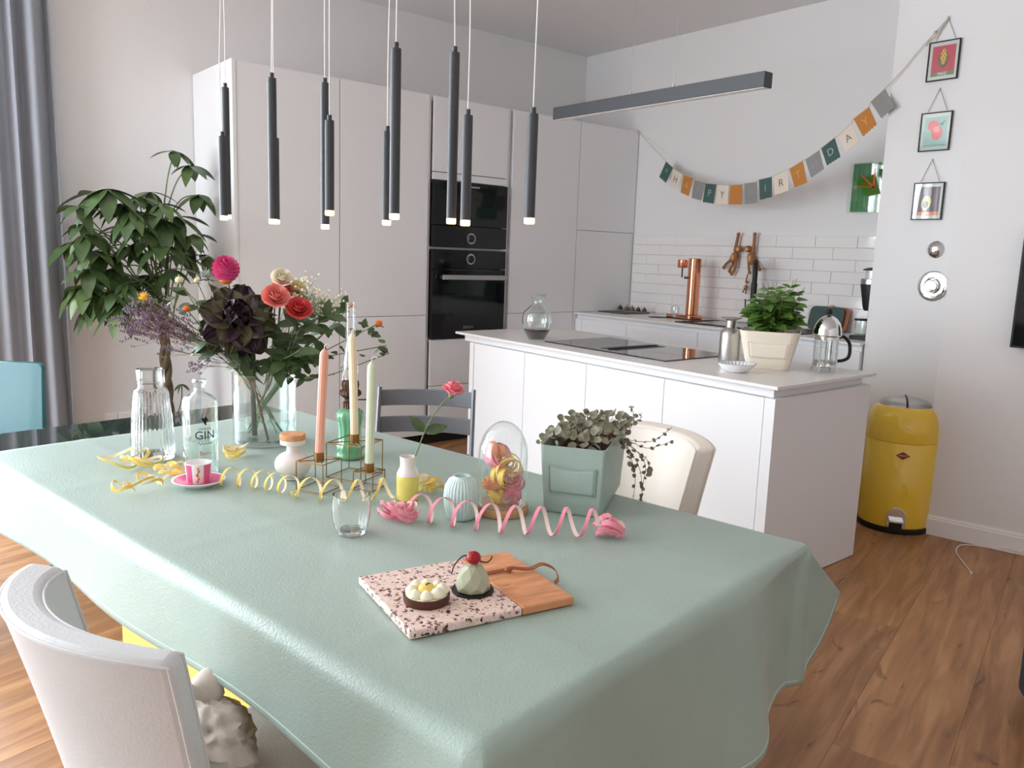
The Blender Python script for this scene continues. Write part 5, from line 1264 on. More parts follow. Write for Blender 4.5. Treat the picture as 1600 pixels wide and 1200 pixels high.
# trunk link from the braid to the upper crown
MB().tube(spline([Vector((0, 0, .60)), Vector((.02, 0, .8)), Vector((.03, 0, 1.0)), Vector((.06, 0, 1.16))], 6), [.014-.0005*i for i in range(19)], 8).build('leader', 'bark', t)
cs = PY(284, 600, 4.9)-org; MB().tube(spline([Vector((.03, -.02, .02)), cs*.6+Vector((.03, 0, 0)), cs], 5), .004, 6).build('side_shoot', 'stemg', t)
for j in range(4):
    o = inst('leaflet', lfm[2], t, frame(cs, (math.cos(j*1.4-1), math.sin(j*1.4-1)*.6-.4, -.5), (0, 0, 1))); o.scale = (.42,)*3

# ================================================================ KITCHEN THINGS
# wine decanter on the island
B, r = base(838, 531, 27, IZ+.0005); H_ = hz(B, 839, 459); R_ = 23.5*mpp(B)
t = thing('wine_decanter', 'glass decanter with a little red wine on the island', 'decanter', B)
pr = [(r*.95, 0), (r, .003), (R_*.86, H_*.18), (R_*.99, H_*.36), (R_, H_*.48), (R_*.9, H_*.6), (R_*.55, H_*.71), (R_*.34, H_*.78), (R_*.32, H_*.83), (R_*.42, H_*.92), (R_*.56, H_)]
MB().lathe(vessel(pr, .002), 56).build('glass_body', 'glass2', t, ang=60)
M['wine'] = mat('red_wine', C(40, 8, 14), .05, coat=.5)
MB().lathe([(0, .003), (r*.9, .003), (R_*.84, H_*.18), (R_*.9, H_*.23), (0, H_*.23)], 48).build('wine', 'wine', t)
# aluminium bottle
B, r = base(1138, 568, 32, IZ+.0005); H_ = hz(B, 1142, 496)
t = thing('metal_flask', 'dull aluminium flask with a flared mouth beside the cream planter', 'flask', B)
MB().lathe([(0, 0), (r*.97, 0), (r, .004), (r, H_*.64), (r*.93, H_*.70), (r*.6, H_*.76), (r*.5, H_*.79), (r*.48, H_*.93), (r*.62, H_*.96), (r*1.0, H_*.985), (r*1.02, H_), (r*.55, H_*.985), (0, H_*.97)], 48).build('flask_body', 'alu', t)
MB().lathe([(r*.98, H_*.625), (r*1.015, H_*.63), (r*1.015, H_*.645), (r*.98, H_*.65)], 48, loop=True).build('seam_ring', 'alu', t)
# striped bowl
B, r = base(1150, 583, 34, IZ+.0005); R_ = 30*mpp(B); H_ = hz(B, 1150, 574)+.02
t = thing('small_bowl', 'shallow white bowl with blue lines inside, at the worktop edge', 'bowl', B)
MB().lathe([(0, 0), (r*.8, 0), (r, .003), (R_*.85, H_*.6), (R_, H_), (R_*.97, H_), (R_*.8, H_*.62), (r*.8, .006), (0, .005)], 56).build('bowl_body', 'white', t)
M['blue'] = mat('blue_glaze', C(104, 118, 160), .3)
for i in range(28):
    a = 2*PI*i/28; d = Vector((math.cos(a), math.sin(a), 0)); pr = [(R_*.96, H_*.965), (R_*.8, H_*.635), (r*.95, .0072)]
    MB().tube([d*q+Vector((0, 0, z+.0003)) for q, z in pr], .0011, 5).build('blue_line', 'blue', t)
MB().lathe([(R_*.965, H_*.97), (R_*1.004, H_*.985), (R_*.99, H_*1.01), (R_*.955, H_)], 48, loop=True).build('blue_rim', 'blue', t)
o = MB().ball((0, 0, 0), (.011, .009, .008), 16, 10, None, lambda d: 1+.05*math.sin(d.x*9)).build('walnut', 'cork', None); o.location = B+Vector((-.005, 0, .0155)); tag(o, 'small brown nut lying in the striped bowl', 'nut')
# french press
B, r = base(1287, 583, 38, IZ+.0005); k0 = mpp(B); zl = hz(B, 1287, 524); zd = hz(B, 1288, 492); zk = hz(B, 1290, 484)
t = thing('french_press', 'chrome and glass french press with a black handle', 'coffee maker', B, math.atan2(CR.y, CR.x))
MB().lathe(vessel([(r*.9, .02), (r*.92, .024), (r*.92, zl)], .002), 48).build('beaker', 'glass2', t)
MB().lathe([(r*.93, zl-.018), (r*.99, zl-.018), (r*.99, zl-.004), (r*.93, zl-.004)], 48, loop=True).build('top_band', 'chrome', t)
MB().lathe([(r*.93, .028), (r*.98, .028), (r*.98, .036), (r*.93, .036)], 48, loop=True).build('bottom_band', 'chrome', t)
for k in range(4):
    a = PI/4+k*PI/2; d = Vector((math.cos(a), math.sin(a), 0))
    MB().tube([d*r*.97+Vector((0, 0, zl-.01)), d*r*.97+Vector((0, 0, .035)), d*r*1.03+Vector((0, 0, .014)), d*r*1.12+Vector((0, 0, .002))], .004, 8).build('leg', 'chrome', t)
MB().lathe([(0, zl-.002), (r*1.12, zl-.002), (r*1.16, zl+.006), (r*1.12, zl+.012)]+[(r*1.12*math.cos(a), zl+.012+(zd-zl-.012)*math.sin(a)) for a in arc(.15, 1.45, 10)]+[(0, zd)], 48).build('lid', 'chrome', t)
MB().tube([(0, 0, zd), (0, 0, zd+.006)], .004, 8).build('plunger_neck', 'chrome', t); MB().ball((0, 0, (zd+zk)/2+.003), (zk-zd)*.62, 16, 10).build('knob', 'blkm', t)
MB().tube([(0, 0, .045), (0, 0, zl)], .0022, 8).build('plunger_rod', 'steel', t); MB().lathe([(0, .043), (r*.88, .043), (r*.88, .049), (0, .049)], 36).build('plunger_disc', 'steel', t)
hx0 = r*1.0; MB().tube(spline([(hx0, 0, zl-.006), (hx0+.022, 0, zl-.004), (hx0+.05, 0, zl-.035), (hx0+.052, 0, zl*.45), (hx0+.03, 0, .055), (hx0, 0, .05)], 7), [.0075]*36, 10).build('handle', 'blkm', t)

# copper carbonator
cp = P(1082, 495, CZ); KX = 4.86; cc_ = PX(1069, 492, KX); yb = cc_.y
B = Vector((KX, PX(1069, 490, KX).y, CZ+.0006)); kk = mpp(B)
t = thing('water_carbonator', 'polished copper sparkling water maker on the back worktop', 'appliance', B, 0)
L2 = 26*kk; H_ = hz(Vector((KX, PX(1083, 490, KX).y, CZ)), 1088, 404)
MB().prism([(x, y) for x, y in sq(6, .075, L2, .03)], .006, .034).build('base', 'copper', t, bevel=.003); MB().prism([(x, y) for x, y in sq(6, .073, L2-.002, .03)], 0, .006).build('foot', 'blkm', t)
cy = -L2+.055
MB().prism([(x, y+cy) for x, y in sq(8, .05, .038, .036)], .034, H_).build('column', 'copper', t, bevel=.004)
MB().prism([(x, y+cy) for x, y in sq(8, .052, .040, .036)], H_*.86, H_*.875).build('column_ring', 'steel', t)
MB().lathe([(0, 0), (.036, 0), (.038, .004), (.038, .056), (.034, .06), (0, .06)], 32, Matrix.Translation((0, cy+.115, H_*.84))).build('carbonation_head', 'copper', t)
MB().box(-.02, .02, cy+.04, cy+.1, H_*.87, H_*.95).build('head_bridge', 'copper', t, smooth=False, bevel=.004)
MB().tube([(0, cy+.115, H_*.84), (0, cy+.115, H_*.68)], .005, 10).build('nozzle', 'blkm', t)
lbp = MB().box(-.059, -.0555, cy+.012, cy+.046, H_*.665, H_*.70).build('name_plate', 'blkm', t, smooth=False)
text_part('plate_print', 'AARKE', .010, lambda x, y: Vector((-.0595, cy+.029-x, H_*.682+y)), 'copper', lbp)
MB().box(-.078, -.075, L2-.11, L2-.08, .008, .032).build('front_badge', 'chrome', t, smooth=False)
gb = B+Vector((-.015, L2-.05, .0345)); t = thing('small_glass', 'small upturned glass on the carbonator tray', 'glass', gb)
MB().lathe(vessel([(.03, 0), (.031, .002), (.034, .03), (.03, .055), (.018, .066), (.004, .068)], .0018), 36).build('glass_wall', 'glass2', t)
pp = PX(1031, 492, 4.75); o = MB().lathe([(0, 0), (.075, 0), (.077, .002), (.075, .004), (0, .004)], 48).build('round_mat', 'pend', None); o.location = (4.75, pp.y+.01, CZ+.0006); tag(o, 'round dark grey mat on the back worktop beside the copper machine', 'mat')
# fig tray
ft = PX(989, 485, 4.98); B = Vector((4.96, PX(989, 486, 4.96).y, CZ+.0006))
t = thing('fig_tray', 'narrow grey tray of figs at the end of the back worktop', 'tray', B); tl = 26*mpp(B)
MB().box(-.05, .05, -tl, tl, 0, .006).build('tray_floor', 'pend', t, smooth=False, bevel=.001)
for bx_ in ((-.05, -.046, -tl, tl), (.046, .05, -tl, tl), (-.046, .046, -tl, -tl+.004), (-.046, .046, tl-.004, tl)): MB().box(*bx_, .006, .014).build('tray_side', 'fgrey', t, smooth=False)
M['fig'] = mat('fig_skin', C(72, 64, 60), .55, var=.3, vscale=60); M['figg'] = mat('green_fig_skin', C(112, 104, 78), .55, var=.2, vscale=60)
for k, px in enumerate((969.5, 979.5, 988, 997.5, 1007)):
    q = Vector((4.96, PX(px, 480, 4.96).y, CZ+.0068)); s = .021 if k < 3 else .019
    o = MB().lathe([(0, 0), (s*.5, .001), (s*.95, s*.5), (s, s*.9), (s*.75, s*1.5), (s*.3, s*1.95), (s*.12, s*2.25), (0, s*2.3)], 20).build('fig', 'figg' if k in (1, 2) else 'fig', None); o.location = q
    tag(o, ['round brownish fig at the cabinet end of the tray', 'greenish fig next to the brownish one', 'greenish fig in the middle of the tray', 'dark fig beside the greenish figs', 'dark fig at the outer end of the tray'][k], 'fig', 'figs on the grey tray')
    MB().tube([(0, 0, s*2.2), (.003, .003, s*2.6)], .0016, 6).build('stalk', 'stemb', o)
o = MB().box(-.1, .1, -.15, .15, 0, .008).build('dark_slab', 'pend', None, smooth=False, bevel=.002); o.location = (4.80, 4.53, CZ+.0006); tag(o, 'thin dark slab against the tall corner cabinet', 'board')  # thin dark slab lying where the worktop meets the tall units
# mixer tap
FX = 4.97; fy = PX(1174, 502, FX).y; B = Vector((FX, fy, CZ+.0065)); ftop = hz(B, 1180, 406)
t = thing('mixer_tap', 'tall black mixer tap at the sink', 'tap', B)
MB().lathe([(0, 0), (.028, 0), (.028, .006), (.024, .008), (.024, .12), (.021, .125), (0, .125)], 28).build('tap_body', 'blkm', t)
sd_ = -away(B)
arcp = [Vector((0, 0, .12)), Vector((0, 0, ftop-.09))]+[sd_*(.08-.08*math.cos(a))+Vector((0, 0, ftop-.09+.08*math.sin(a))) for a in arc(.2, PI, 14)]+[sd_*.16+Vector((0, 0, ftop-.16))]
MB().tube(arcp, .017, 14).build('spout', 'blkm', t); MB().tube([sd_*.16+Vector((0, 0, ftop-.16)), sd_*.16+Vector((0, 0, ftop-.28))], .021, 14).build('spray_head', 'blkm', t)
MB().tube([(0, .015, .085), (0, .075, .085)], .0185, 16).build('lever_hub', 'blkm', t); MB().tube([(0, .06, .1), (0, .064, .17)], .005, 10).build('lever', 'blkm', t)
# hanging wooden monkey figures
WXM = 5.092
def mk(px, py, off=.045): q = PX(px, py, WXM-off); return q
def limb(t, pts, r, nm='limb', m='wood_mk', off=.045):
    o_ = Vector(t.location); MB().tube(spline([mk(*p, off)-o_ for p in pts], 6), r, 10).build(nm, m, t)
def monkey(lb, hand, arm, head, hr, body, br, legs, m='wood_mk', k=1):
    q = mk(*hand); t = thing('wooden_monkey', lb, 'figurine', q, 0, 'wooden monkeys hanging over the sink'); o_ = Vector(t.location)
    MB().ball(mk(*hand)-o_, .014*k, 12, 8).build('hand', m, t); limb(t, [hand, arm], .011*k, 'arm')
    hd_ = mk(*head)-o_; MB().ball(hd_, (hr*.9, hr, hr*.95), 20, 14).build('head', m, t); MB().ball(hd_+Vector((-hr*.75, .0, -hr*.15)), (hr*.35, hr*.62, hr*.55), 14, 10).build('face', 'wood_base', t)
    for s_ in (-1, 1): MB().ball(hd_+Vector((-hr*.3, s_*hr*.95, .0)), (hr*.12, hr*.25, hr*.28), 10, 8).build('ear', m, t)
    a, b_ = mk(*body[0])-o_, mk(*body[1])-o_; ax = (b_-a); L_ = ax.length; Mx = frame((0, 0, 0), ax.orthogonal(), ax)
    MB().ball((a+b_)/2, (br, br, L_*.72), 20, 14, Mx.to_3x3()).build('torso', m, t); c = (a+b_)/2; MB().ball(c+Vector((-br*.72, 0, 0)), (br*.35, br*.5, L_*.38), 14, 10).build('belly', 'wood_base', t)
    for lg in legs:
        limb(t, lg, .0095*k, 'leg'); MB().ball(mk(*lg[-1])-o_, .013*k, 10, 8).build('foot', m, t)
monkey('wooden monkey with swinging legs, farther from the tap', (1154, 366), (1148, 393), (1155, 389), .026, ((1150, 396), (1145, 408)), .03, [((1141, 407), (1134, 413), (1131, 418)), ((1146, 412), (1141, 420), (1140, 424)), ((1151, 404), (1148, 420), (1143, 428))])
monkey('wooden monkey hanging right behind the tap', (1179.5, 366), (1177, 396), (1169, 389), .026, ((1173, 397), (1175, 411)), .03, [((1180, 408), (1185, 415), (1187, 421)), ((1170, 404), (1170, 416), (1171, 426))])
monkey('tiny wooden monkey clinging to the foot of the larger one', (1168, 430), (1165, 441), (1167, 441), .013, ((1166, 446), (1164, 452)), .014, [((1163, 452), (1161, 456)), ((1166, 453), (1165, 458))], k=.5)
# chopping boards leaning on the tiles
M['bgreen'] = mat('dark_green_board', C(58, 78, 74), .55)
cb0 = PX(1292, 524, 5.0); cyb = PX(1291, 500, 5.03).y; hh = hz(Vector((5.0, cyb, CZ)), 1290, 480)
t = thing('chopping_board', 'dark green rounded chopping board leaning on the tiles', 'board', (5.0, cyb, CZ+.0068)); wq_ = 29*mpp(t.location)
tl_ = Matrix.Rotation(R(14), 4, 'Y') @ Matrix(((0, 0, 1, 0), (1, 0, 0, 0), (0, 1, 0, 0), (0, 0, 0, 1)))
MB().prism([(x, y+hh/2) for x, y in sq(7, wq_, hh/2, .035)], 0, .008, tl_).build('board_blade', 'bgreen', t, bevel=.002)
t = thing('chopping_board', 'wooden chopping board with a knob handle behind the green one', 'board', (5.018, cyb-.03, CZ+.0068))
MB().prism([(x, y+hh/2) for x, y in sq(7, wq_*.98, hh/2*.98, .03)], 0, .012, tl_).build('board_blade', 'strap', t, bevel=.002)
MB().prism([(.016*math.cos(2*PI*i/16)+.02, hh*.98+.012*math.sin(2*PI*i/16)+.005) for i in range(16)], .0, .012, tl_).build('knob_handle', 'wood_base', t, bevel=.002)
# coffee grinder half hidden by the wall pier
gx = 4.74; gyy = PX(1352, 522, gx).y; B = Vector((gx, gyy, CZ+.0006)); zt = hz(B, 1358, 417); kk = mpp(B)
t = thing('coffee_grinder', 'black coffee grinder half hidden behind the wall pier', 'grinder', B)
rb = .072
MB().prism([(x, y-.015) for x, y in sq(6, .085, .082, .03)], 0, .022).build('base', 'blkm', t, bevel=.004)
MB().prism([(x+.01, y-.05) for x, y in sq(6, .05, .034, .015)], .022, zt*.42).build('column', 'blkm', t, bevel=.004)
MB().lathe([(0, zt*.40), (.04, zt*.40), (.048, zt*.44), (rb, zt*.74), (rb, zt*.76), (0, zt*.76)], 40, Matrix.Translation((0, -.02, 0))).build('motor_housing', 'blkm', t)
MB().lathe([(rb*.97, zt*.76), (rb*1.01, zt*.765), (rb*1.01, zt*.83), (rb*.97, zt*.835)], 40, Matrix.Translation((0, -.02, 0)), loop=True).build('steel_ring', 'steel', t)
MB().lathe([(rb*.72, zt*.83), (rb*.74, zt*.95), (rb*.72, zt*.95), (rb*.70, zt*.83)], 40, Matrix.Translation((0, -.02, 0)), loop=True).build('hopper', 'glass2', t)
MB().lathe([(0, zt*.95), (rb*.9, zt*.95), (rb*.92, zt*.965), (rb*.6, zt*.985), (0, zt)], 40, Matrix.Translation((0, -.02, 0))).build('hopper_lid', 'blkm', t)
MB().lathe(vessel([(.032, .023), (.034, .026), (.034, .11)], .002), 30, Matrix.Translation((-.015, .028, 0))).build('grounds_jar', 'glass2', t)
MB().lathe([(0, .111), (.036, .111), (.036, .122), (0, .122)], 30, Matrix.Translation((-.015, .028, 0))).build('jar_lid', 'blkm', t)

# ---------------------------------------------------------------- wall pier: pictures, buttons; clock on the kitchen wall
XP = 4.5
def picture(lb, tl, tr, bl, br, nail, motif):
    T4 = [PX(*q, XP-.012) for q in (tl, tr, bl, br)]; cy_ = sum(v.y for v in T4)/4; zt_ = (T4[0].z+T4[1].z)/2; zb_ = (T4[2].z+T4[3].z)/2; hw_ = (T4[0].y-T4[1].y+T4[2].y-T4[3].y)/4; hh_ = (zt_-zb_)/2; cz_ = (zt_+zb_)/2
    t = thing('hanging_picture', lb, 'picture', (XP-.004, cy_, cz_), 0, 'small framed food prints on the pier')
    def bar(*a): MB().box(*a).build('frame_bar', 'blkm', t, smooth=False, bevel=.001)
    w_ = .0055
    bar(-.012, 0, -hw_, hw_, hh_-w_, hh_); bar(-.012, 0, -hw_, hw_, -hh_, -hh_+w_); bar(-.012, 0, hw_-w_, hw_, -hh_+w_, hh_-w_); bar(-.012, 0, -hw_, -hw_+w_, -hh_+w_, hh_-w_)
    MB().box(-.005, -.003, -hw_+w_, hw_-w_, -hh_+w_, hh_-w_).build('backing', 'matte', t, smooth=False)
    iw, ih = hw_*.74, hh_*.76
    pr_ = MB().box(-.0058, -.005, -iw, iw, -ih, ih).build('print', motif[0], t, smooth=False)
    MB().box(-.0064, -.0058, -iw, iw, -ih, -ih*.74).build('print_band', motif[1], pr_, smooth=False)
    for poly, m, o_ in motif[2]:
        MB().add([Vector((-.0062-o_*.0004, -x*iw, y*ih)) for x, y in poly], [tuple(range(len(poly)))]).build('print_shape', m, pr_, smooth=False)
    if motif[3]: text_part('print_text', motif[3], .020, lambda x, y: Vector((-.0068, -x, -ih*.87+y)), 'white', pr_)
    MB().box(-.0105, -.0095, -hw_+w_, hw_-w_, -hh_+w_, hh_-w_).build('glass_pane', 'glass', t, smooth=False)
    n_ = PX(*nail, XP-.006)-Vector(t.location)
    for s_ in (-1, 1): MB().tube([n_, Vector((-.006, s_*hw_*.62, hh_+.004))], .0011, 6).build('chain', 'blkm', t)
    MB().ball(n_, .0035, 8, 6).build('nail', 'steel', t)
    return t
def ell(cx, cy_, rx, ry, n=24, rot=0): return [(cx+rx*math.cos(2*PI*i/n)*math.cos(rot)-ry*math.sin(2*PI*i/n)*math.sin(rot), cy_+rx*math.cos(2*PI*i/n)*math.sin(rot)+ry*math.sin(2*PI*i/n)*math.cos(rot)) for i in range(n)]
def cm(n, *c): M[n] = mat(n, C(*c), .6); return n
M['matte'] = mat('pale_mount', C(206, 212, 204), .6)
cm('p_red', 196, 66, 88); cm('p_olive', 112, 132, 92); cm('p_husk', 96, 110, 68); cm('p_corn', 226, 182, 84); cm('p_dk', 80, 64, 40); cm('p_teal', 150, 190, 184); cm('p_tom', 226, 96, 96); cm('p_tom2', 240, 150, 140); cm('p_plum', 88, 74, 84); cm('p_avo', 214, 206, 140); cm('p_pit', 96, 74, 56); cm('p_or', 216, 128, 80); cm('p_grn', 90, 140, 96)
kern = [(ell(.0+.13*(j-1.5), -.12+.15*i, .055, .055, 8), 'p_dk', 3) for i in range(6) for j in range(4) if (i+j) % 2]
picture('framed print of a yellow corn cob on red, topmost of three', (1453, 66), (1502, 60), (1446, 128), (1495, 123), (1482, 26), ('p_red', 'p_olive', [(ell(0, .1, .36, .6), 'p_husk', 0), ([(-.6, .45), (-.25, .1), (-.05, -.55), (-.35, -.2)], 'p_husk', 1), ([(.6, .45), (.25, .1), (.05, -.55), (.35, -.2)], 'p_husk', 1), (ell(0, .25, .26, .52), 'p_corn', 2)]+kern, 'MAIZ'))
picture('framed print of red tomatoes on pale teal, middle of three', (1440, 177), (1489, 173), (1434, 238), (1482, 234), (1469, 138), ('p_teal', 'p_teal', [(ell(-.2, .4, .5, .38), 'p_tom', 0), (ell(.15, -.1, .5, .46), 'p_tom', 1), (ell(.1, .15, .28, .22), 'p_tom2', 2), ([(.3, .5), (.85, .75), (.6, .35)], 'p_grn', 2)], ''))
picture('framed print of a halved avocado on plum, lowest of three', (1429, 286), (1477, 284), (1423, 345), (1470, 342), (1457, 249), ('p_plum', 'p_or', [(ell(-.15, -.12, .42, .52, 24, -.3), 'p_avo', 0), (ell(-.18, -.22, .24, .26), 'p_pit', 1), ([(-.45, -.86), (.45, -.86), (.45, -.9), (-.45, -.9)], 'fcream', 1)], ''))
def wall_button(lb, px, py, rpx, ring):
    q = PX(px, py, XP); r_ = rpx*mpp(q); t = thing('wall_button', lb, 'wall fitting', (XP, q.y, q.z)); Mx = Matrix.Rotation(-PI/2, 4, 'Y')
    if ring:
        MB().lathe([(0, 0), (r_, 0), (r_, .004), (r_*.62, .014), (r_*.55, .012), (0, .012)], 48, Mx).build('rosette', 'chrome', t)
        MB().lathe([(0, .012), (r_*.42, .012), (r_*.42, .03), (r_*.36, .035), (0, .038)], 40, Mx).build('button', 'chrome', t)
    else:
        MB().lathe([(0, 0), (r_, 0), (r_, .003), (r_*.8, .014), (r_*.4, .022), (0, .024)], 40, Mx).build('dome', 'chrome', t); MB().lathe([(0, .023), (.004, .023), (.004, .026), (0, .026)], 12, Mx @ Matrix.Translation((-.01, 0, -.004))).build('screw', 'brass', t)
wall_button('small domed chrome button on the pier', 1462, 390, 13.5, False); wall_button('larger round chrome button with a wide rosette on the pier', 1458, 447, 23.5, True)
# clock
XK = 5.1; ck = PX(1366, 294, XK-.02); hw_ = PX(1327, 292, XK-.02).y-ck.y; hh_ = (PX(1366, 253, XK-.02).z-PX(1364, 332, XK-.02).z)/2
cz_ = (PX(1366, 253, XK-.02).z+PX(1364, 332, XK-.02).z)/2
M['cgreen'] = mat('translucent_green_acrylic', C(40, 128, 40), .12, coat=.5); M['chand'] = mat('orange_hand', C(230, 90, 30), .4)
t = thing('wall_clock', 'square green acrylic wall clock with orange hands', 'clock', (XK, ck.y, cz_))
MB().box(-.03, 0, -hw_*.9, hw_*.86, -hh_*.96, hh_*.96).build('green_body', 'cgreen', t, smooth=False, bevel=.004)
MB().box(-.036, -.032, -hw_, hw_, -hh_, hh_).build('clear_cover', 'glass2', t, smooth=False, bevel=.002)
for px_, py_, tx in ((0, .72, 'XII'), (.72, 0, 'IX'), (0, -.78, 'VI'), (-.72, 0, 'III')): text_part('numeral', tx, .032, lambda x, y, a=px_, b__=py_: Vector((-.0308, a*hw_-x, b__*hh_+y)), 'chalk', t)
for (dy, dz, w_) in ((0, .74, .007), (.52, .5, .007), (.8, .08, .0016)):
    d = Vector((0, dy*hw_, dz*hh_)); n_ = Vector((0, -d.z, d.y)).normalized()*w_
    b = MB(); z0 = -.0315; b.add([Vector((z0, 0, 0))-d*.12-n_, Vector((z0, 0, 0))-d*.12+n_, Vector((z0, 0, 0))+d+n_*.6, Vector((z0, 0, 0))+d-n_*.6]+[Vector((z0-.001, 0, 0))-d*.12-n_, Vector((z0-.001, 0, 0))-d*.12+n_, Vector((z0-.001, 0, 0))+d+n_*.6, Vector((z0-.001, 0, 0))+d-n_*.6], [(0, 1, 2, 3), (7, 6, 5, 4), (0, 4, 5, 1), (1, 5, 6, 2), (2, 6, 7, 3), (3, 7, 4, 0)]).build('hand', 'chand', t, smooth=False)
# bunting
BA = PY(1003, 207, 4.692); BBn = PX(1483, 27, XP-.012); BA = Vector((5.07, 4.69, BA.z)); BC = Vector((4.476, 2.33, 0)); bn = Vector((BC.y-BA.y, -(BC.x-BA.x), 0)).normalized()
if bn.x > 0: bn = -bn
def bp(x, y, o_=0): return PN(980+x/3.81, 120+y/3.81, BA+bn*o_, bn)
flags = [((232, 503), (273, 540), (230, 633), (190, 598), 'fgreen', '*'), ((275, 545), (330, 580), (297, 672), (250, 652), 'fcream', 'H'), ((337, 583), (393, 603), (365, 712), (318, 690), 'forange', 'A'), ((400, 612), (463, 630), (440, 738), (383, 722), 'fgrey', 'P'),
         ((468, 633), (530, 640), (513, 757), (450, 747), 'fgreen', 'P'), ((535, 643), (607, 647), (597, 765), (527, 762), 'fcream', 'Y'), ((616, 645), (686, 640), (682, 762), (605, 762), 'forange', ''), ((698, 635), (773, 625), (773, 752), (702, 758), 'fgrey', 'B'),
         ((785, 613), (860, 595), (862, 717), (790, 735), 'fgreen', 'I'), ((872, 590), (955, 552), (962, 680), (878, 708), 'fcream', 'R'), ((965, 548), (1045, 500), (1072, 633), (998, 660), 'forange', 'T'), ((1060, 493), (1143, 437), (1172, 550), (1095, 603), 'fgrey', 'H'),
         ((1155, 425), (1235, 362), (1270, 478), (1190, 530), 'fgreen', 'D'), ((1255, 350), (1335, 278), (1383, 385), (1303, 450), 'fcream', 'A'), ((1348, 250), (1440, 178), (1487, 285), (1405, 357), 'forange', 'Y'), ((1450, 150), (1535, 70), (1593, 180), (1515, 250), 'fgrey', '')]
t = thing('birthday_bunting', 'string of felt flags lettered HAPPY BIRTHDAY hung across the tiled wall', 'bunting')
inkm = {'fgreen': 'chalk', 'fcream': 'pencil', 'forange': 'chalko', 'fgrey': 'chalkg'}
sp_ = [BA]
for fl_ in flags: sp_ += [bp(*fl_[0]), bp(*fl_[1])]
sp_ += [PX(x, y, XP-.014) for x, y in ((1412, 108), (1437, 78), (1462, 50))]+[BBn]
MB().tube(spline(sp_, 3), .0022, 6).build('twine', 'twine', t)
MB().tube(spline([BBn, BBn+Vector((-.006, .05, -.075)), BBn+Vector((-.006, .085, -.10)), BBn+Vector((-.004, .10, -.125))], 5), .003, 6).build('twine_tail', 'twine', t)
MB().ball(BBn+Vector((-.004, .06, -.062)), .008, 10, 8).build('knot', 'twine', t); MB().ball(BA, .009, 10, 8).build('knot', 'twine', t)
for TLp, TRp, BRp, BLp, m, ch_ in flags:
    a, b_, c_, d_ = bp(*TLp), bp(*TRp), bp(*BRp), bp(*BLp)
    def fq(u, v, o_=0): return (a.lerp(b_, u)).lerp(d_.lerp(c_, u), v)+bn*o_
    pts = [(0, 0), (1, 0)]; ns = 5
    for k in range(ns):
        for j in range(6):
            tt = 1-(k+j/6)/ns; pts.append((tt, 1-.05*(1-abs(math.sin(PI*j/6)))))
    pts.append((0, .95)); n = len(pts); vs = [fq(u, v, -.0009) for u, v in pts]+[fq(u, v, .0009) for u, v in pts]
    f_ = MB().add(vs, [tuple(range(n)), tuple(range(2*n-1, n-1, -1))]+[(i, n+i, n+(i+1) % n, (i+1) % n) for i in range(n)]).build('flag', m, t, smooth=False)
    if ch_: text_part('letter', ch_, .62, lambda x, y: fq(.5+x*1.0, .5-y*.82, .0022), inkm[m], f_)

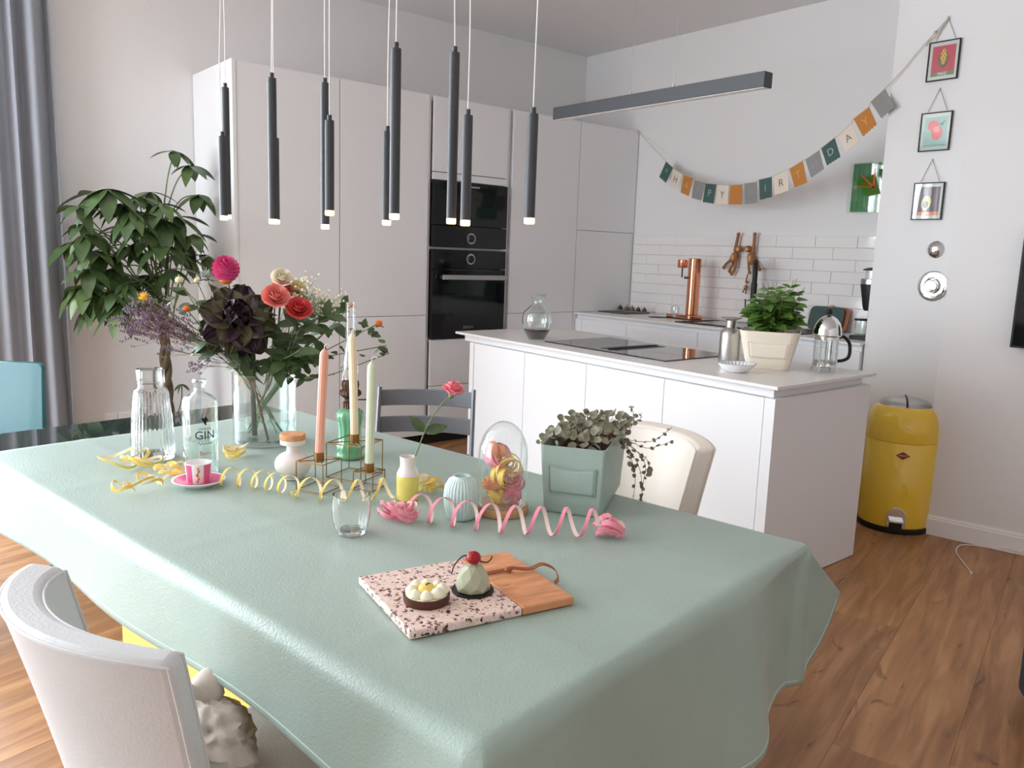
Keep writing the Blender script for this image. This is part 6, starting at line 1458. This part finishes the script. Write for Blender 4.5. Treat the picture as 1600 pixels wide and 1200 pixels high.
# ---------------------------------------------------------------- pendant lamps over the table
TC0 = TORG+TB*(TW*.5)
pend = [((352, 130), (356, 342), .10, 'long'), ((349, 206), (350, 344), .0, 'short'), ((426, 114), (427, 350), -.05, 'long'), ((434, 209), (431, 350), .10, 'short'), ((508, 122), (508, 358), .08, 'long'), ((517, 180), (515, 337), .0, 'short'), ((615, 66), (616, 343), -.05, 'long'), ((604, 197), (604, 352), .12, 'short'), ((713, 73), (705, 350), .08, 'long'), ((731, 171), (727, 353), .06, 'short'), ((832, 168), (827, 350), .08, 'short')]
plab = ['long pendant tube at the window end of the row', 'short pendant tube at the window end of the row', 'long pendant tube, second long one from the window end', 'short pendant tube half hidden behind the second long one', 'long pendant tube, third long one from the window end', 'short pendant tube right beside the third long one', 'highest-hanging long pendant tube in the row', 'short pendant tube behind the highest-hanging one', 'long pendant tube, last long one towards the island', 'short pendant tube, second to last of the row', 'short pendant tube standing alone at the near end of the row']
top_c = []
for k, ((tx, ty), (bx_, by_), off, kind) in enumerate(pend):
    # walk along the table's centre line until the lamp sits under its pixel column
    lo, hi = -.2, 3.0
    def pxx(p_): 
        q = TC0+TA*p_+TB*off+Vector((0, 0, 1.42)); v = q-CAM; return 800+FPX*v.dot(CR)/v.dot(CF)
    for _ in range(50):
        m_ = (lo+hi)/2
        if pxx(m_) > bx_: lo = m_
        else: hi = m_
    q = TC0+TA*lo+TB*off; B = Vector((q.x, q.y, 0)); zb = PN(bx_, by_, B, away(B)).z; ztp = PN(tx, ty, B, away(B)).z
    L_ = ztp-zb; r_ = .0108
    t = thing('pendant_lamp', plab[k], 'lamp', (q.x, q.y, zb), 0, 'slim anthracite pendant tubes over the table')
    MB().lathe([(0, .012), (r_*.9, .012), (r_, .013), (r_, L_-.02), (r_*1.0, L_-.019), (r_*.97, L_-.012), (0, L_-.012)], 28).build('tube', 'pend', t)
    MB().lathe([(0, L_-.012), (r_*.5, L_-.012), (r_*.5, L_), (0, L_)], 16).build('cord_grip', 'pend', t)
    MB().lathe([(0, 0), (r_*.85, 0), (r_*.98, .002), (r_*.98, .0118), (0, .0118)], 24).build('light_tip', 'bulb', t)
    ctop = CEIL-.035-zb; rr = random.Random(k); cpts = [Vector((0, 0, L_))]
    for i in range(1, 8): cpts.append(Vector((rr.uniform(-.004, .004), rr.uniform(-.004, .004), L_+(ctop-L_)*i/8)))
    cpts.append(Vector((0, 0, ctop))); MB().tube(spline(cpts, 4), .0013, 6).build('cord', 'cord', t)
o = thing('ceiling_canopy', 'flat white ceiling canopy carrying the pendant cords', 'lamp fitting', TC0+TA*1.05+TB*.04+Vector((0, 0, CEIL-.035)), _ta-PI/2)
MB().box(-.13, .13, -.85, .85, 0, .034).build('canopy_box', 'trim', o, smooth=False, bevel=.003)
